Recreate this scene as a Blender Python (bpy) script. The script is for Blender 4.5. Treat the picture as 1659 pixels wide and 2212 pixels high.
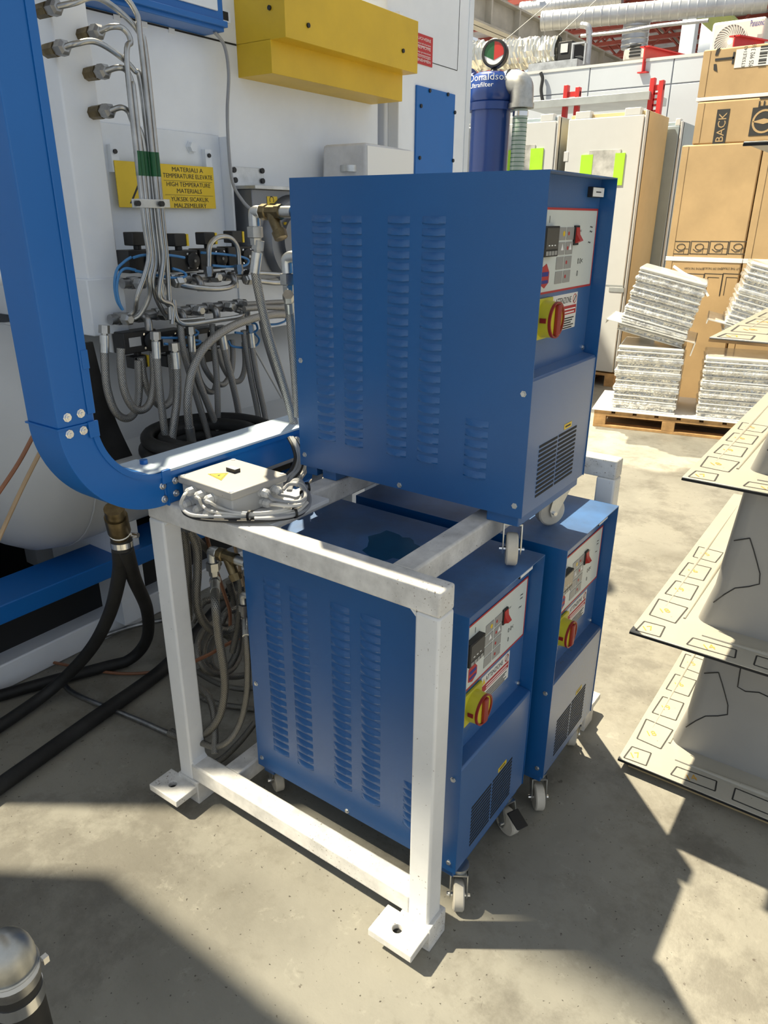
import bpy, bmesh, math, random
from mathutils import Vector, Matrix, Euler
random.seed(7)
R = math.radians
for o in list(bpy.data.objects): bpy.data.objects.remove(o)
scene = bpy.context.scene
COL = scene.collection

# ---------------------------------------------------------------- camera
CAM = Vector((0.62633, -1.07278, 1.65)); ROT = Euler((1.18469, -0.00484, 0.61923), 'XYZ'); FPX = 1568.57
cd = bpy.data.cameras.new('camera'); cam = bpy.data.objects.new('camera', cd); COL.objects.link(cam)
cam.location = CAM; cam.rotation_euler = ROT
cd.sensor_fit = 'VERTICAL'; cd.sensor_height = 36.0; cd.sensor_width = 27.0
cd.lens = FPX * 36.0 / 2212.0; cd.clip_start = 0.02; cd.clip_end = 200
scene.camera = cam
# ---------------------------------------------------------------- world and sun
w = bpy.data.worlds.new('world'); scene.world = w; w.use_nodes = True
bg = w.node_tree.nodes['Background']; bg.inputs[0].default_value = (0.84, 0.92, 1.0, 1); bg.inputs[1].default_value = 0.72
def sun_lamp(name, k, strength, color, angle):
    d = bpy.data.lights.new(name, 'SUN'); d.energy = strength; d.color = color; d.angle = R(angle)
    o = bpy.data.objects.new(name, d); COL.objects.link(o)
    o.rotation_euler = Vector((k[0], k[1], -1)).to_track_quat('-Z', 'Y').to_euler()
    o.location = (-k[0]*8, -k[1]*8, 8)
    return o
KB = (0.485, -0.462); KA = (0.62, 0.42)
sun_lamp('sun_through_roof_lights', KB, 9.8, (1.0, 0.88, 0.64), 1.0)
sun_lamp('second_sun_unknown_source', KA, 9.0, (1.0, 0.90, 0.68), 1.4)  # second sun added for the other shadow direction; its source is unseen
scene.view_settings.view_transform = 'Standard'; scene.view_settings.look = 'None'
scene.view_settings.gamma = 1.0; scene.view_settings.use_curve_mapping = False
scene.view_settings.exposure = 0.0

# ---------------------------------------------------------------- helpers
RM = ROT.to_matrix()
def P(u, v, x=None, y=None, z=None):
    d = RM @ Vector(((u - 829.5)/FPX, -(v - 1106.0)/FPX, -1.0))
    if x is not None: t = (x - CAM.x)/d.x
    elif y is not None: t = (y - CAM.y)/d.y
    else: t = (z - CAM.z)/d.z
    return CAM + d*t
class MB:
    def __init__(s): s.v = []; s.f = []; s.uv = {}
    def add(s, vs, fs):
        n = len(s.v); s.v += [Vector(p) for p in vs]; s.f += [tuple(i+n for i in f) for f in fs]; return s
    def box(s, a, b):
        x0,y0,z0 = (min(a[i],b[i]) for i in range(3)); x1,y1,z1 = (max(a[i],b[i]) for i in range(3))
        return s.add([(x0,y0,z0),(x1,y0,z0),(x1,y1,z0),(x0,y1,z0),(x0,y0,z1),(x1,y0,z1),(x1,y1,z1),(x0,y1,z1)],
              [(0,3,2,1),(4,5,6,7),(0,1,5,4),(1,2,6,5),(2,3,7,6),(3,0,4,7)])
    def hexa(s, b4, t4):
        return s.add(list(b4)+list(t4), [(0,3,2,1),(4,5,6,7),(0,1,5,4),(1,2,6,5),(2,3,7,6),(3,0,4,7)])
    def cyl(s, a, b, r, n=16, r2=None, cap=True):
        return s.rev(a, b, [(0,r),(1,r if r2 is None else r2)], n, cap)
    def rev(s, a, b, prof, n=20, cap=True, phase=0.0):
        a = Vector(a); b = Vector(b); d = b-a; L = d.length; q = d.to_track_quat('Z','Y')
        vs = []; fs = []
        for (t, r) in prof:
            for i in range(n):
                th = 2*math.pi*i/n+phase
                vs.append(a + q @ Vector((r*math.cos(th), r*math.sin(th), t*L)))
        m = len(prof)
        for j in range(m-1):
            for i in range(n):
                k = (i+1)%n
                fs.append((j*n+i, j*n+k, (j+1)*n+k, (j+1)*n+i))
        if cap: fs.append(tuple(range(n-1,-1,-1))); fs.append(tuple((m-1)*n+i for i in range(n)))
        return s.add(vs, fs)
    def prism(s, poly, vec):
        vec = Vector(vec); n = len(poly); ps = [Vector(p) for p in poly]
        return s.add(ps+[p+vec for p in ps], [tuple(range(n-1,-1,-1)), tuple(range(n,2*n))]+[(i,(i+1)%n,(i+1)%n+n,i+n) for i in range(n)])
    def tube(s, pts, r, n=10, uvs=60.0):
        pts = [Vector(p) for p in pts]; m = len(pts); base = len(s.v)
        T = [(pts[min(i+1,m-1)]-pts[max(i-1,0)]).normalized() for i in range(m)]
        up = Vector((0,0,1)) if abs(T[0].z) < .9 else Vector((1,0,0))
        N = (up - T[0]*up.dot(T[0])).normalized(); acc = 0.0; f0 = len(s.f); lens = []
        for i in range(m):
            N = (N - T[i]*N.dot(T[i])).normalized(); B = T[i].cross(N)
            rr = r[i] if isinstance(r,(list,tuple)) else r
            if i: acc += (pts[i]-pts[i-1]).length
            lens.append(acc)
            for k in range(n):
                th = 2*math.pi*k/n
                s.v.append(pts[i] + (N*math.cos(th)+B*math.sin(th))*rr)
        for i in range(m-1):
            for k in range(n):
                kk = (k+1)%n
                s.uv[len(s.f)] = [(k/n,lens[i]*uvs),((k+1)/n,lens[i]*uvs),((k+1)/n,lens[i+1]*uvs),(k/n,lens[i+1]*uvs)]
                s.f.append((base+i*n+k, base+i*n+kk, base+(i+1)*n+kk, base+(i+1)*n+k))
        s.f.append(tuple(base+k for k in range(n-1,-1,-1))); s.f.append(tuple(base+(m-1)*n+k for k in range(n)))
        return s
ORG = {}
def spline(pts, sub=8):
    pts = [Vector(p) for p in pts]; out = []
    q = [pts[0]*2-pts[1]] + pts + [pts[-1]*2-pts[-2]]
    for i in range(1, len(q)-2):
        p0,p1,p2,p3 = q[i-1:i+3]
        for j in range(sub):
            t = j/sub
            out.append(.5*((2*p1)+(p2-p0)*t+(2*p0-5*p1+4*p2-p3)*t*t+(3*p1-p0-3*p2+p3)*t**3))
    out.append(pts[-1]); return out
def obj(name, mb, mat, parent=None, label=None, local=False, bevel=0, smooth=38, seg=2):
    me = bpy.data.meshes.new(name)
    vs = mb.v
    if parent is not None:
        off = Vector((0,0,0)) if local else ORG.get(parent.name, Vector((0,0,0)))
    else:
        xs = [p.x for p in vs]; ys = [p.y for p in vs]; zs = [p.z for p in vs]
        off = Vector(((min(xs)+max(xs))/2,(min(ys)+max(ys))/2,min(zs)))
    me.from_pydata([tuple(p-off) for p in vs], [], mb.f)
    if mb.uv:
        uvl = me.uv_layers.new(name='UVMap')
        for fi, uvs in mb.uv.items():
            pl = me.polygons[fi]
            for li, uvv in zip(pl.loop_indices, uvs): uvl.data[li].uv = uvv
    me.validate(); me.update()
    if smooth:
        me.shade_smooth(); me.set_sharp_from_angle(angle=R(smooth))
    if mat: me.materials.append(mat)
    o = bpy.data.objects.new(name, me); COL.objects.link(o)
    if parent is not None:
        o.parent = parent; ORG[o.name] = off
    else:
        o.location = off; ORG[o.name] = off
    if bevel:
        b = o.modifiers.new('bevel','BEVEL'); b.width = bevel; b.segments = seg; b.limit_method = 'ANGLE'; b.angle_limit = R(40); b.harden_normals = False
    if label: o['label'] = label
    return o
def thing(name, label, cat, loc=(0,0,0), rotz=0, group=None):
    o = bpy.data.objects.new(name, None); COL.objects.link(o); o.empty_display_size = .05
    o.location = loc; o.rotation_euler = (0,0,rotz); ORG[o.name] = Vector(loc)
    o['label'] = label; o['category'] = cat
    if group: o['group'] = group
    return o
def tag(o, label, cat, group=None):
    o['label'] = label; o['category'] = cat
    if group: o['group'] = group
    return o
def struct(name, mb, mat, **k):
    o = obj(name, mb, mat, **k); o['kind'] = 'structure'; return o
def link_copy(o, parent, loc=None):
    c = o.copy(); COL.objects.link(c); c.parent = parent
    if loc is not None: c.location = loc
    return c
def text_mb(body, size, origin, right, up, width=None, align='CENTER', depth=0.0, bend=None):
    cu = bpy.data.curves.new('t','FONT'); cu.body = body; cu.size = 1.0; cu.align_x = 'LEFT'; cu.resolution_u = 2
    ob = bpy.data.objects.new('t', cu); COL.objects.link(ob)
    dg = bpy.context.evaluated_depsgraph_get(); me = bpy.data.meshes.new_from_object(ob.evaluated_get(dg))
    mb = MB(); xs = [v.co.x for v in me.vertices] or [0,1]
    wd = max(xs)-min(xs); sx = size if width is None else width/max(wd,1e-6)
    x0 = min(xs) + (wd/2 if align == 'CENTER' else (wd if align == 'RIGHT' else 0))
    right = Vector(right); up = Vector(up); origin = Vector(origin)
    for v in me.vertices:
        lx = (v.co.x-x0)*sx; ly = v.co.y*size
        mb.v.append(bend(lx, ly) if bend else origin + right*lx + up*ly)
    mb.f = [tuple(p.vertices) for p in me.polygons]
    bpy.data.objects.remove(ob); bpy.data.curves.remove(cu); bpy.data.meshes.remove(me)
    return mb
def ngon_ring(mb, c, ax, r, n=6): pass

# ---------------------------------------------------------------- materials
def lin(c): return tuple(((x/255)/12.92 if x/255 <= .04045 else ((x/255+.055)/1.055)**2.4) for x in c)
def mat(name, col, rough=.5, metal=0.0, var=.06, vscale=4.0, bump=0.0, bscale=400.0, spec=.5, speck=0.0, speck_col=(.05,.045,.04), speck_scale=150, coat=0.0, lo=None, sheen=0.0, coat_rough=.12):
    m = bpy.data.materials.new(name); m.use_nodes = True; nt = m.node_tree; N = nt.nodes; L = nt.links
    b = N['Principled BSDF']; b.inputs['Roughness'].default_value = rough; b.inputs['Metallic'].default_value = metal
    b.inputs['Specular IOR Level'].default_value = spec
    if coat: b.inputs['Coat Weight'].default_value = coat; b.inputs['Coat Roughness'].default_value = coat_rough
    if sheen: b.inputs['Sheen Weight'].default_value = sheen; b.inputs['Sheen Roughness'].default_value = .45; b.inputs['Sheen Tint'].default_value = (.75,.82,.95,1)
    tc = N.new('ShaderNodeTexCoord')
    ns = N.new('ShaderNodeTexNoise'); ns.inputs['Scale'].default_value = vscale; ns.inputs['Detail'].default_value = 6; ns.inputs['Roughness'].default_value = .6
    L.new(tc.outputs['Object'], ns.inputs['Vector'])
    cr = N.new('ShaderNodeValToRGB'); e = cr.color_ramp.elements
    a = lo if lo else tuple(c*(1-var*1.6) for c in col)
    e[0].position = .3; e[0].color = (*a,1); e[1].position = .7; e[1].color = (*(min(1,c*(1+var)) for c in col),1)
    L.new(ns.outputs['Fac'], cr.inputs['Fac']); out = cr.outputs['Color']
    if speck:
        n2 = N.new('ShaderNodeTexNoise'); n2.inputs['Scale'].default_value = speck_scale; n2.inputs['Detail'].default_value = 2
        L.new(tc.outputs['Object'], n2.inputs['Vector'])
        n3 = N.new('ShaderNodeTexNoise'); n3.inputs['Scale'].default_value = 5; n3.inputs['Detail'].default_value = 3
        L.new(tc.outputs['Object'], n3.inputs['Vector'])
        ad = N.new('ShaderNodeMath'); ad.operation = 'MULTIPLY_ADD'; ad.inputs[1].default_value = .35; L.new(n3.outputs['Fac'], ad.inputs[0]); L.new(n2.outputs['Fac'], ad.inputs[2])
        r2 = N.new('ShaderNodeValToRGB'); r2.color_ramp.elements[0].position = .955-speck*.045; r2.color_ramp.elements[1].position = .985-speck*.045
        r2.color_ramp.elements[0].color = (0,0,0,1); r2.color_ramp.elements[1].color = (1,1,1,1)
        L.new(ad.outputs[0], r2.inputs['Fac'])
        mx = N.new('ShaderNodeMix'); mx.data_type = 'RGBA'; L.new(r2.outputs['Color'], mx.inputs['Factor']); L.new(out, mx.inputs['A']); mx.inputs['B'].default_value = (*speck_col,1)
        out = mx.outputs['Result']
    L.new(out, b.inputs['Base Color'])
    if bump:
        nb = N.new('ShaderNodeTexNoise'); nb.inputs['Scale'].default_value = bscale; nb.inputs['Detail'].default_value = 2; L.new(tc.outputs['Object'], nb.inputs['Vector'])
        bp = N.new('ShaderNodeBump'); bp.inputs['Strength'].default_value = bump; bp.inputs['Distance'].default_value = .002; L.new(nb.outputs['Fac'], bp.inputs['Height']); L.new(bp.outputs['Normal'], b.inputs['Normal'])
    return m
BLUE = (.002, .090, .300)
M = {}
M['blue'] = mat('blue_powder_coat', BLUE, .36, var=.05, vscale=2.5, bump=.22, bscale=500, spec=.6, coat=.3, coat_rough=.3, sheen=.02)
M['blue_front'] = mat('blue_front_panel_coat', BLUE, .36, var=.06, vscale=3, bump=.22, bscale=500, spec=.7, coat=.6, coat_rough=.3, sheen=.2)
M['blue_dust'] = mat('blue_panel_with_dirt', (.02,.10,.28), .38, var=.15, vscale=5, bump=.22, bscale=500, spec=.7, coat=.6, coat_rough=.3, sheen=.35, speck=2.6, speck_col=(.05,.045,.04), speck_scale=110)
M['blue_top'] = mat('blue_dusty_powder_coat', (.03,.12,.32), .42, var=.3, vscale=6, bump=.16, bscale=700, spec=.5, speck=.7, speck_col=(.02,.03,.05), sheen=.25)
M['duct_blue'] = mat('blue_duct_paint', (.006,.135,.47), .34, var=.04, vscale=2, spec=.5)
M['white'] = mat('white_frame_paint', (.74,.75,.76), .38, var=.05, vscale=6, bump=.08, bscale=500, speck=.45, speck_col=(.2,.17,.14))
M['white_dirty'] = mat('white_worn_paint', (.68,.67,.65), .5, var=.16, vscale=18, bump=.1, bscale=500, speck=1.6, speck_col=(.22,.19,.15), speck_scale=170)
M['press_white'] = mat('press_white_paint', (.83,.87,.93), .36, var=.05, vscale=2.2, bump=.08, bscale=300)
M['press_white2'] = mat('press_white_panel', (.78,.83,.90), .42, var=.06, vscale=3, bump=.06, bscale=300)
M['duct_blue_sunlit'] = mat('sunlit_duct_blue_paint', (.55,.66,.78), .4, var=.06)  # paler duct blue, sunlight on the duct top put into the colour
M['yellow'] = mat('yellow_paint', (.70,.46,.018), .42, var=.08, vscale=3, bump=.06, bscale=400)
M['sign_yellow'] = mat('sign_yellow', (.80,.56,.02), .4, var=.05)
M['steel'] = mat('brushed_steel', (.46,.46,.45), .3, 1.0, var=.12, vscale=20)
M['steel_dark'] = mat('dull_steel', (.36,.36,.36), .38, 1.0, var=.2, vscale=25)
M['zinc'] = mat('zinc_plated_steel', (.66,.67,.66), .36, 1.0, var=.15, vscale=14)
M['galv'] = mat('galvanised_sheet', (.62,.64,.66), .42, .85, var=.2, vscale=9)
M['chrome'] = mat('bright_metal', (.8,.8,.8), .18, 1.0, var=.05)
M['brass'] = mat('dark_brass', (.20,.155,.085), .42, 1.0, var=.3, vscale=30)
M['black'] = mat('black_plastic', (.012,.012,.013), .42, var=.2)
M['rubber'] = mat('black_rubber_hose', (.014,.014,.014), .62, var=.5, vscale=8, bump=.15, bscale=120)
M['dark'] = mat('dark_parts_and_shade', (.01,.011,.013), .7, var=.1)  # near-black for dark parts and for painted-in shade
M['grey'] = mat('grey_plastic_box', (.44,.45,.46), .45, var=.05, speck=.4, speck_col=(.15,.12,.1))
M['grey_lid'] = mat('grey_plastic_lid', (.42,.41,.39), .45, var=.06, speck=.8, speck_col=(.2,.17,.13))
M['gland'] = mat('light_grey_gland', (.6,.61,.62), .42, var=.05)
M['cable'] = mat('grey_cable', (.34,.35,.37), .5, var=.12)
M['cable_white'] = mat('pale_cable', (.62,.61,.58), .5, var=.1)
M['cable_black'] = mat('black_cable', (.02,.02,.021), .5, var=.1)
M['wheel'] = mat('cream_nylon_wheel', (.62,.58,.50), .5, var=.12, vscale=12)
M['red'] = mat('red_switch', (.50,.03,.025), .35, var=.08)
M['dark_red'] = mat('dark_red_knob', (.30,.025,.02), .38, var=.1)
M['switch_yellow'] = mat('lime_yellow_switch', (.62,.58,.04), .4, var=.05)
M['panel'] = mat('pale_grey_membrane', (.66,.70,.67), .4, var=.03)
M['key'] = mat('grey_keypad', (.33,.33,.32), .42, var=.05)
M['display'] = mat('smoky_display', (.09,.085,.075), .18, var=.1, spec=.6)
M['print_black'] = mat('black_print', (.03,.03,.03), .6, var=.0)
M['print_white'] = mat('white_print', (.85,.86,.86), .6, var=.0)
M['print_red'] = mat('red_print', (.45,.04,.04), .55, var=.0)
M['print_navy'] = mat('navy_print', (.03,.04,.25), .55, var=.0)
M['label'] = mat('white_label', (.78,.77,.74), .5, var=.03)
M['red_frame'] = mat('red_steel_paint', (.55,.03,.03), .45, var=.1)
M['green_tape'] = mat('green_tape', (.005,.10,.03), .4, var=.1)
M['pneu'] = mat('blue_pneumatic_tube', (.05,.22,.50), .35, var=.05)
M['navy'] = mat('navy_filter_paint', (.010,.045,.22), .22, var=.05, spec=.6)
M['alu'] = mat('cast_aluminium', (.50,.50,.48), .42, 1.0, var=.2, vscale=12)
M['brown_tube'] = mat('brown_nylon_tube', (.28,.12,.06), .45, var=.15)
M['tan_tube'] = mat('tan_nylon_tube', (.42,.30,.18), .45, var=.15)
M['card'] = mat('cardboard', (.46,.315,.16), .75, var=.09, vscale=3, bump=.1, bscale=60)
M['card_pale'] = mat('pale_fibreboard', (.56,.42,.22), .7, var=.08, vscale=2)
M['wood'] = mat('pallet_wood', (.52,.31,.13), .7, var=.25, vscale=9)
M['fridge'] = mat('fridge_white', (.60,.61,.61), .3, var=.02)
M['fridge_grey'] = mat('fridge_grey', (.30,.36,.40), .4, var=.06)
M['strip'] = mat('white_strap', (.82,.80,.78), .45, var=.03)
M['lime'] = mat('lime_tape', (.42,.75,.04), .45, var=.05)
M['tank'] = mat('tank_white_paint', (.56,.58,.60), .38, var=.05, vscale=1.5)
M['abs'] = mat('cream_plastic_liner', (.45,.43,.37), .34, var=.06, vscale=4, speck=.7, speck_col=(.2,.16,.1), speck_scale=130)
M['abs_body'] = mat('pale_grey_plastic_liner', (.36,.355,.34), .32, var=.05, vscale=3)
M['marker'] = mat('black_marker_line', (.025,.025,.025), .6, var=.0)
M['orange_ink'] = mat('orange_marker_ink', (.62,.33,.03), .6, var=.0)
M['girder'] = mat('beige_steel_girder', (.46,.43,.37), .55, var=.1)
M['roof_red'] = mat('roof_red_steel', (.34,.07,.05), .55, var=.15)
M['roof_sheet'] = mat('grey_roof_sheet', (.42,.40,.39), .5, var=.2)
M['glass_hazy'] = mat('bright_panel', (.75,.82,.92), .25, var=.05)
M['lime_panel'] = mat('lime_green_panel', (.36,.42,.16), .5, var=.08)
M['ac'] = mat('ac_cream', (.68,.64,.58), .45, var=.03)
M['trunk'] = mat('silver_duct', (.50,.51,.53), .40, .9, var=.12, vscale=3)
M['grey_wall'] = mat('pale_grey_partition', (.50,.54,.60), .45, var=.05, vscale=.8)
M['shelf'] = mat('shelf_zinc', (.55,.58,.58), .4, .6, var=.1)
M['mold_grey'] = mat('hopper_grey', (.20,.21,.23), .35, .6, var=.1, vscale=4)
M['block_white'] = mat('white_painted_block', (.70,.71,.73), .6, var=.1, vscale=10, bump=.3, bscale=40)

def braid_mat(name, c0, c1):
    m = bpy.data.materials.new(name); m.use_nodes = True; nt = m.node_tree; N = nt.nodes; L = nt.links; b = N['Principled BSDF']
    b.inputs['Metallic'].default_value = .85; b.inputs['Roughness'].default_value = .42
    uv = N.new('ShaderNodeUVMap'); sx = N.new('ShaderNodeSeparateXYZ'); L.new(uv.outputs['UV'], sx.inputs[0])
    def wave(sg):
        a = N.new('ShaderNodeMath'); a.operation = 'MULTIPLY'; a.inputs[1].default_value = 12.0*sg; L.new(sx.outputs['X'], a.inputs[0])
        c = N.new('ShaderNodeMath'); c.operation = 'MULTIPLY_ADD'; c.inputs[1].default_value = 10.0; L.new(sx.outputs['Y'], c.inputs[0]); L.new(a.outputs[0], c.inputs[2])
        t = N.new('ShaderNodeMath'); t.operation = 'MULTIPLY'; t.inputs[1].default_value = 2*math.pi; L.new(c.outputs[0], t.inputs[0])
        s = N.new('ShaderNodeMath'); s.operation = 'SINE'; L.new(t.outputs[0], s.inputs[0]); return s
    a = wave(1); c = wave(-1)
    mx = N.new('ShaderNodeMath'); mx.operation = 'MAXIMUM'; L.new(a.outputs[0], mx.inputs[0]); L.new(c.outputs[0], mx.inputs[1])
    mr = N.new('ShaderNodeMapRange'); mr.inputs['From Min'].default_value = -1; mr.inputs['From Max'].default_value = 1; L.new(mx.outputs[0], mr.inputs['Value'])
    cr = N.new('ShaderNodeValToRGB'); cr.color_ramp.elements[0].color = (*c0,1); cr.color_ramp.elements[1].color = (*c1,1); cr.color_ramp.elements[0].position = .25; cr.color_ramp.elements[1].position = .9
    L.new(mr.outputs['Result'], cr.inputs['Fac']); L.new(cr.outputs['Color'], b.inputs['Base Color'])
    bp = N.new('ShaderNodeBump'); bp.inputs['Strength'].default_value = .5; bp.inputs['Distance'].default_value = .002; L.new(mr.outputs['Result'], bp.inputs['Height']); L.new(bp.outputs['Normal'], b.inputs['Normal'])
    return m
M['braid'] = braid_mat('braided_steel_hose', (.14,.14,.135), (.46,.45,.43))
M['braid_dark'] = braid_mat('dusty_braided_steel_hose', (.07,.068,.06), (.26,.25,.225))

def floor_mat():
    m = bpy.data.materials.new('coated_concrete_floor'); m.use_nodes = True; nt = m.node_tree; N = nt.nodes; L = nt.links; b = N['Principled BSDF']
    tc = N.new('ShaderNodeTexCoord')
    def noise(sc, det=6, rough=.6, dist=0):
        n = N.new('ShaderNodeTexNoise'); n.inputs['Scale'].default_value = sc; n.inputs['Detail'].default_value = det; n.inputs['Roughness'].default_value = rough; n.inputs['Distortion'].default_value = dist
        L.new(tc.outputs['Object'], n.inputs['Vector']); return n.outputs['Fac']
    def ramp(src, stops):
        c = N.new('ShaderNodeValToRGB'); e = c.color_ramp.elements
        while len(e) < len(stops): e.new(.5)
        for el,(p,col) in zip(e, stops): el.position = p; el.color = (*col,1)
        L.new(src, c.inputs['Fac']); return c.outputs['Color']
    def mixc(f, a, bb):
        x = N.new('ShaderNodeMix'); x.data_type = 'RGBA'
        L.new(f, x.inputs['Factor'])
        if isinstance(a, tuple): x.inputs['A'].default_value = (*a,1)
        else: L.new(a, x.inputs['A'])
        if isinstance(bb, tuple): x.inputs['B'].default_value = (*bb,1)
        else: L.new(bb, x.inputs['B'])
        return x.outputs['Result']
    base = ramp(noise(1.3,9,.65,.2), [(.25,(.185,.176,.150)),(.5,(.268,.257,.221)),(.75,(.318,.304,.260))])
    blot = ramp(noise(3.2,12,.72,.15), [(.50,(0,0,0)),(.72,(.75,.75,.75))])
    c = mixc(blot, base, (.125,.112,.088))
    pale = ramp(noise(13,10,.75,.3), [(.58,(0,0,0)),(.70,(.5,.5,.5))])
    c = mixc(pale, c, (.40,.385,.33))
    st_ = ramp(noise(2.1,14,.74,.1), [(.50,(0,0,0)),(.60,(.62,.62,.62))])
    c = mixc(st_, c, (.135,.125,.105))
    scr = ramp(noise(26,9,.8,.4), [(.60,(0,0,0)),(.68,(.55,.55,.55))])
    c = mixc(scr, c, (.12,.105,.085))
    sp = ramp(noise(90,2,.5), [(.70,(0,0,0)),(.73,(.9,.9,.9))])
    c = mixc(sp, c, (.05,.042,.035))
    sp2 = ramp(noise(38,3,.55), [(.72,(0,0,0)),(.745,(.85,.85,.85))])
    c = mixc(sp2, c, (.10,.085,.07))
    L.new(c, b.inputs['Base Color'])
    rr = N.new('ShaderNodeMapRange'); rr.inputs['To Min'].default_value = .30; rr.inputs['To Max'].default_value = .58; L.new(noise(4,5,.6), rr.inputs['Value']); L.new(rr.outputs['Result'], b.inputs['Roughness'])
    bp = N.new('ShaderNodeBump'); bp.inputs['Strength'].default_value = .22; bp.inputs['Distance'].default_value = .004; L.new(noise(55,5,.65), bp.inputs['Height']); L.new(bp.outputs['Normal'], b.inputs['Normal'])
    b.inputs['Specular IOR Level'].default_value = .45
    return m
M['floor'] = floor_mat()

# ---------------------------------------------------------------- large structure
struct('floor', MB().box((-14,-8,-.1),(12,26,0)), M['floor'], smooth=0)
# unseen deck added overhead to block both suns from the shaded areas
struct('light_blocking_deck', MB().box((-9,-1.95,5.0),(3.2,1.6,5.15)), M['roof_sheet'], smooth=0)

# unseen wall added far left to darken the space under the press
struct('light_blocking_wall', MB().box((-4.7,-7,0),(-4.5,7,4.6)), M['grey_wall'], smooth=0)
# ---------------------------------------------------------------- white steel stand
T = .058; HF = .977; LX = .892; YB = 1.010
st = thing('steel_stand', 'white welded square-tube stand holding the blue cooling units', 'stand', (-.446,.53,0))
def tube_box(name, a, b, m='white', bev=.006): return obj(name, MB().box(a,b), M[m], st, bevel=bev, seg=3)
for y0 in (0.0, YB):
    for x0 in (-LX, -T):
        tube_box('post', (x0,y0,.06), (x0+T,y0+T,HF-T))
    tube_box('top_rail', (-LX,y0,HF-T), (0,y0+T,HF), 'white_dirty')
    tube_box('bottom_rail', (-LX+T-.004,y0,.077), (-T+.004,y0+T,.135), 'white_dirty')
for x0 in (-.62, -.155):
    tube_box('cross_rail', (x0,T-.004,HF-T), (x0+T,YB+.004,HF-.001), 'white_dirty')

tube_box('floor_rail', (-.752,T-.004,.075), (-.752+T,YB+.004,.133), 'white_dirty')
# weld fillets in the front portal corners
def fillet(c, sx, sz, s=.014):
    obj('corner_gusset', MB().prism([(c[0],.004,c[1]),(c[0]+sx*s,.004,c[1]),(c[0],.004,c[1]+sz*s)], (0,.05,0)), M['white'], st)
fillet((-T,HF-T),-1,-1); fillet((-LX+T,HF-T),1,-1); fillet((-T,.135),-1,1,.006); fillet((-LX+T,.135),1,1,.01)
def foot(xc, sy, yf):
    # block under the post and a drilled plate sticking out
    y1 = yf
    if sy < 0: blk = ((xc-.076,-.006,0),(xc+.010,.068,.079))
    else: blk = ((xc-.076,YB-.012,0),(xc+.010,YB+T+.008,.079))
    obj('foot_block', MB().box(*blk), M['white_dirty'], st, bevel=.003)
    px0, px1 = xc-.118, xc+.006
    ya, yb = (-.082, .002) if sy < 0 else (YB+T, YB+T+.085)
    hx, hy, hr = (px0+px1)/2-.005, (ya+yb)/2, .0125
    n = 24; bm = MB(); ring = []
    outer = []
    # plate with a bolt hole: square outline mapped to circle
    for z in (.044, .066):
        for i in range(n):
            th = 2*math.pi*i/n; c, s = math.cos(th), math.sin(th); k = 1/max(abs(c),abs(s))
            bm.v.append(Vector(((px0+px1)/2 + c*k*(px1-px0)/2, (ya+yb)/2 + s*k*(yb-ya)/2, z)))
        for i in range(n):
            th = 2*math.pi*i/n
            bm.v.append(Vector((hx+hr*math.cos(th), hy+hr*math.sin(th), z)))
    for i in range(n):
        j = (i+1)%n; o0,o1,i0,i1 = 0, 2*n, n, 3*n
        bm.f += [(o1+i,o1+j,i1+j,i1+i),(o0+j,o0+i,i0+i,i0+j),(o0+i,o0+j,o1+j,o1+i),(i0+j,i0+i,i1+i,i1+j)]
    obj('foot_plate', bm, M['white_dirty'], st, bevel=.002, smooth=30)
    obj('hole_shade_disc', MB().cyl((hx,hy,.0445),(hx,hy,.050),hr*.98,20), M['dark'], st)  # dark disc inside the hole, painted in for its shade
foot(0,-1,0); foot(-LX+.076-.004,-1,0); foot(0,1,0); foot(-LX+.076-.004,1,0)

# ---------------------------------------------------------------- cooling units
MD, MW, ZB, ZT = .677, .387, .135, .8665
def louver_mesh(wd=.060, h=.016, d=.006):
    # pressed louvre on the -y face: domed top, open lower edge
    mb = MB(); n = 6; top = []; bot = []
    xs = [-.5,-.42,-.2,0,.2,.42,.5]
    for zi,(zz,dd) in enumerate(((0.5,0),(0.2,.55),(-.2,.95),(-.42,1.0))):
        for x in xs:
            e = max(0.0, 1-(abs(x)/.5)**4)
            mb.v.append(Vector((x*wd, -d*dd*e, zz*h + (-.04*h if zi==3 else 0))))
    m = len(xs)
    for j in range(3):
        for i in range(m-1): mb.f.append((j*m+i, (j+1)*m+i, (j+1)*m+i+1, j*m+i+1))
    # under lip
    b = len(mb.v)
    for x in xs: mb.v.append(Vector((x*wd, -.0003, -.5*h)))
    for i in range(m-1): mb.f.append((3*m+i, b+i, b+i+1, 3*m+i+1))
    return mb
def hexbolt(parent, pos, axis, r=.0055, h=.004, name='bolt', m='zinc'):
    pos = Vector(pos); axis = Vector(axis)
    mb = MB().rev(pos, pos+axis*h, [(0,r*1.35),(.25,r*1.35),(.25,r),(1,r*.92)], 6)
    return obj(name, mb, M[m], parent, local=True, smooth=25)
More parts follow.
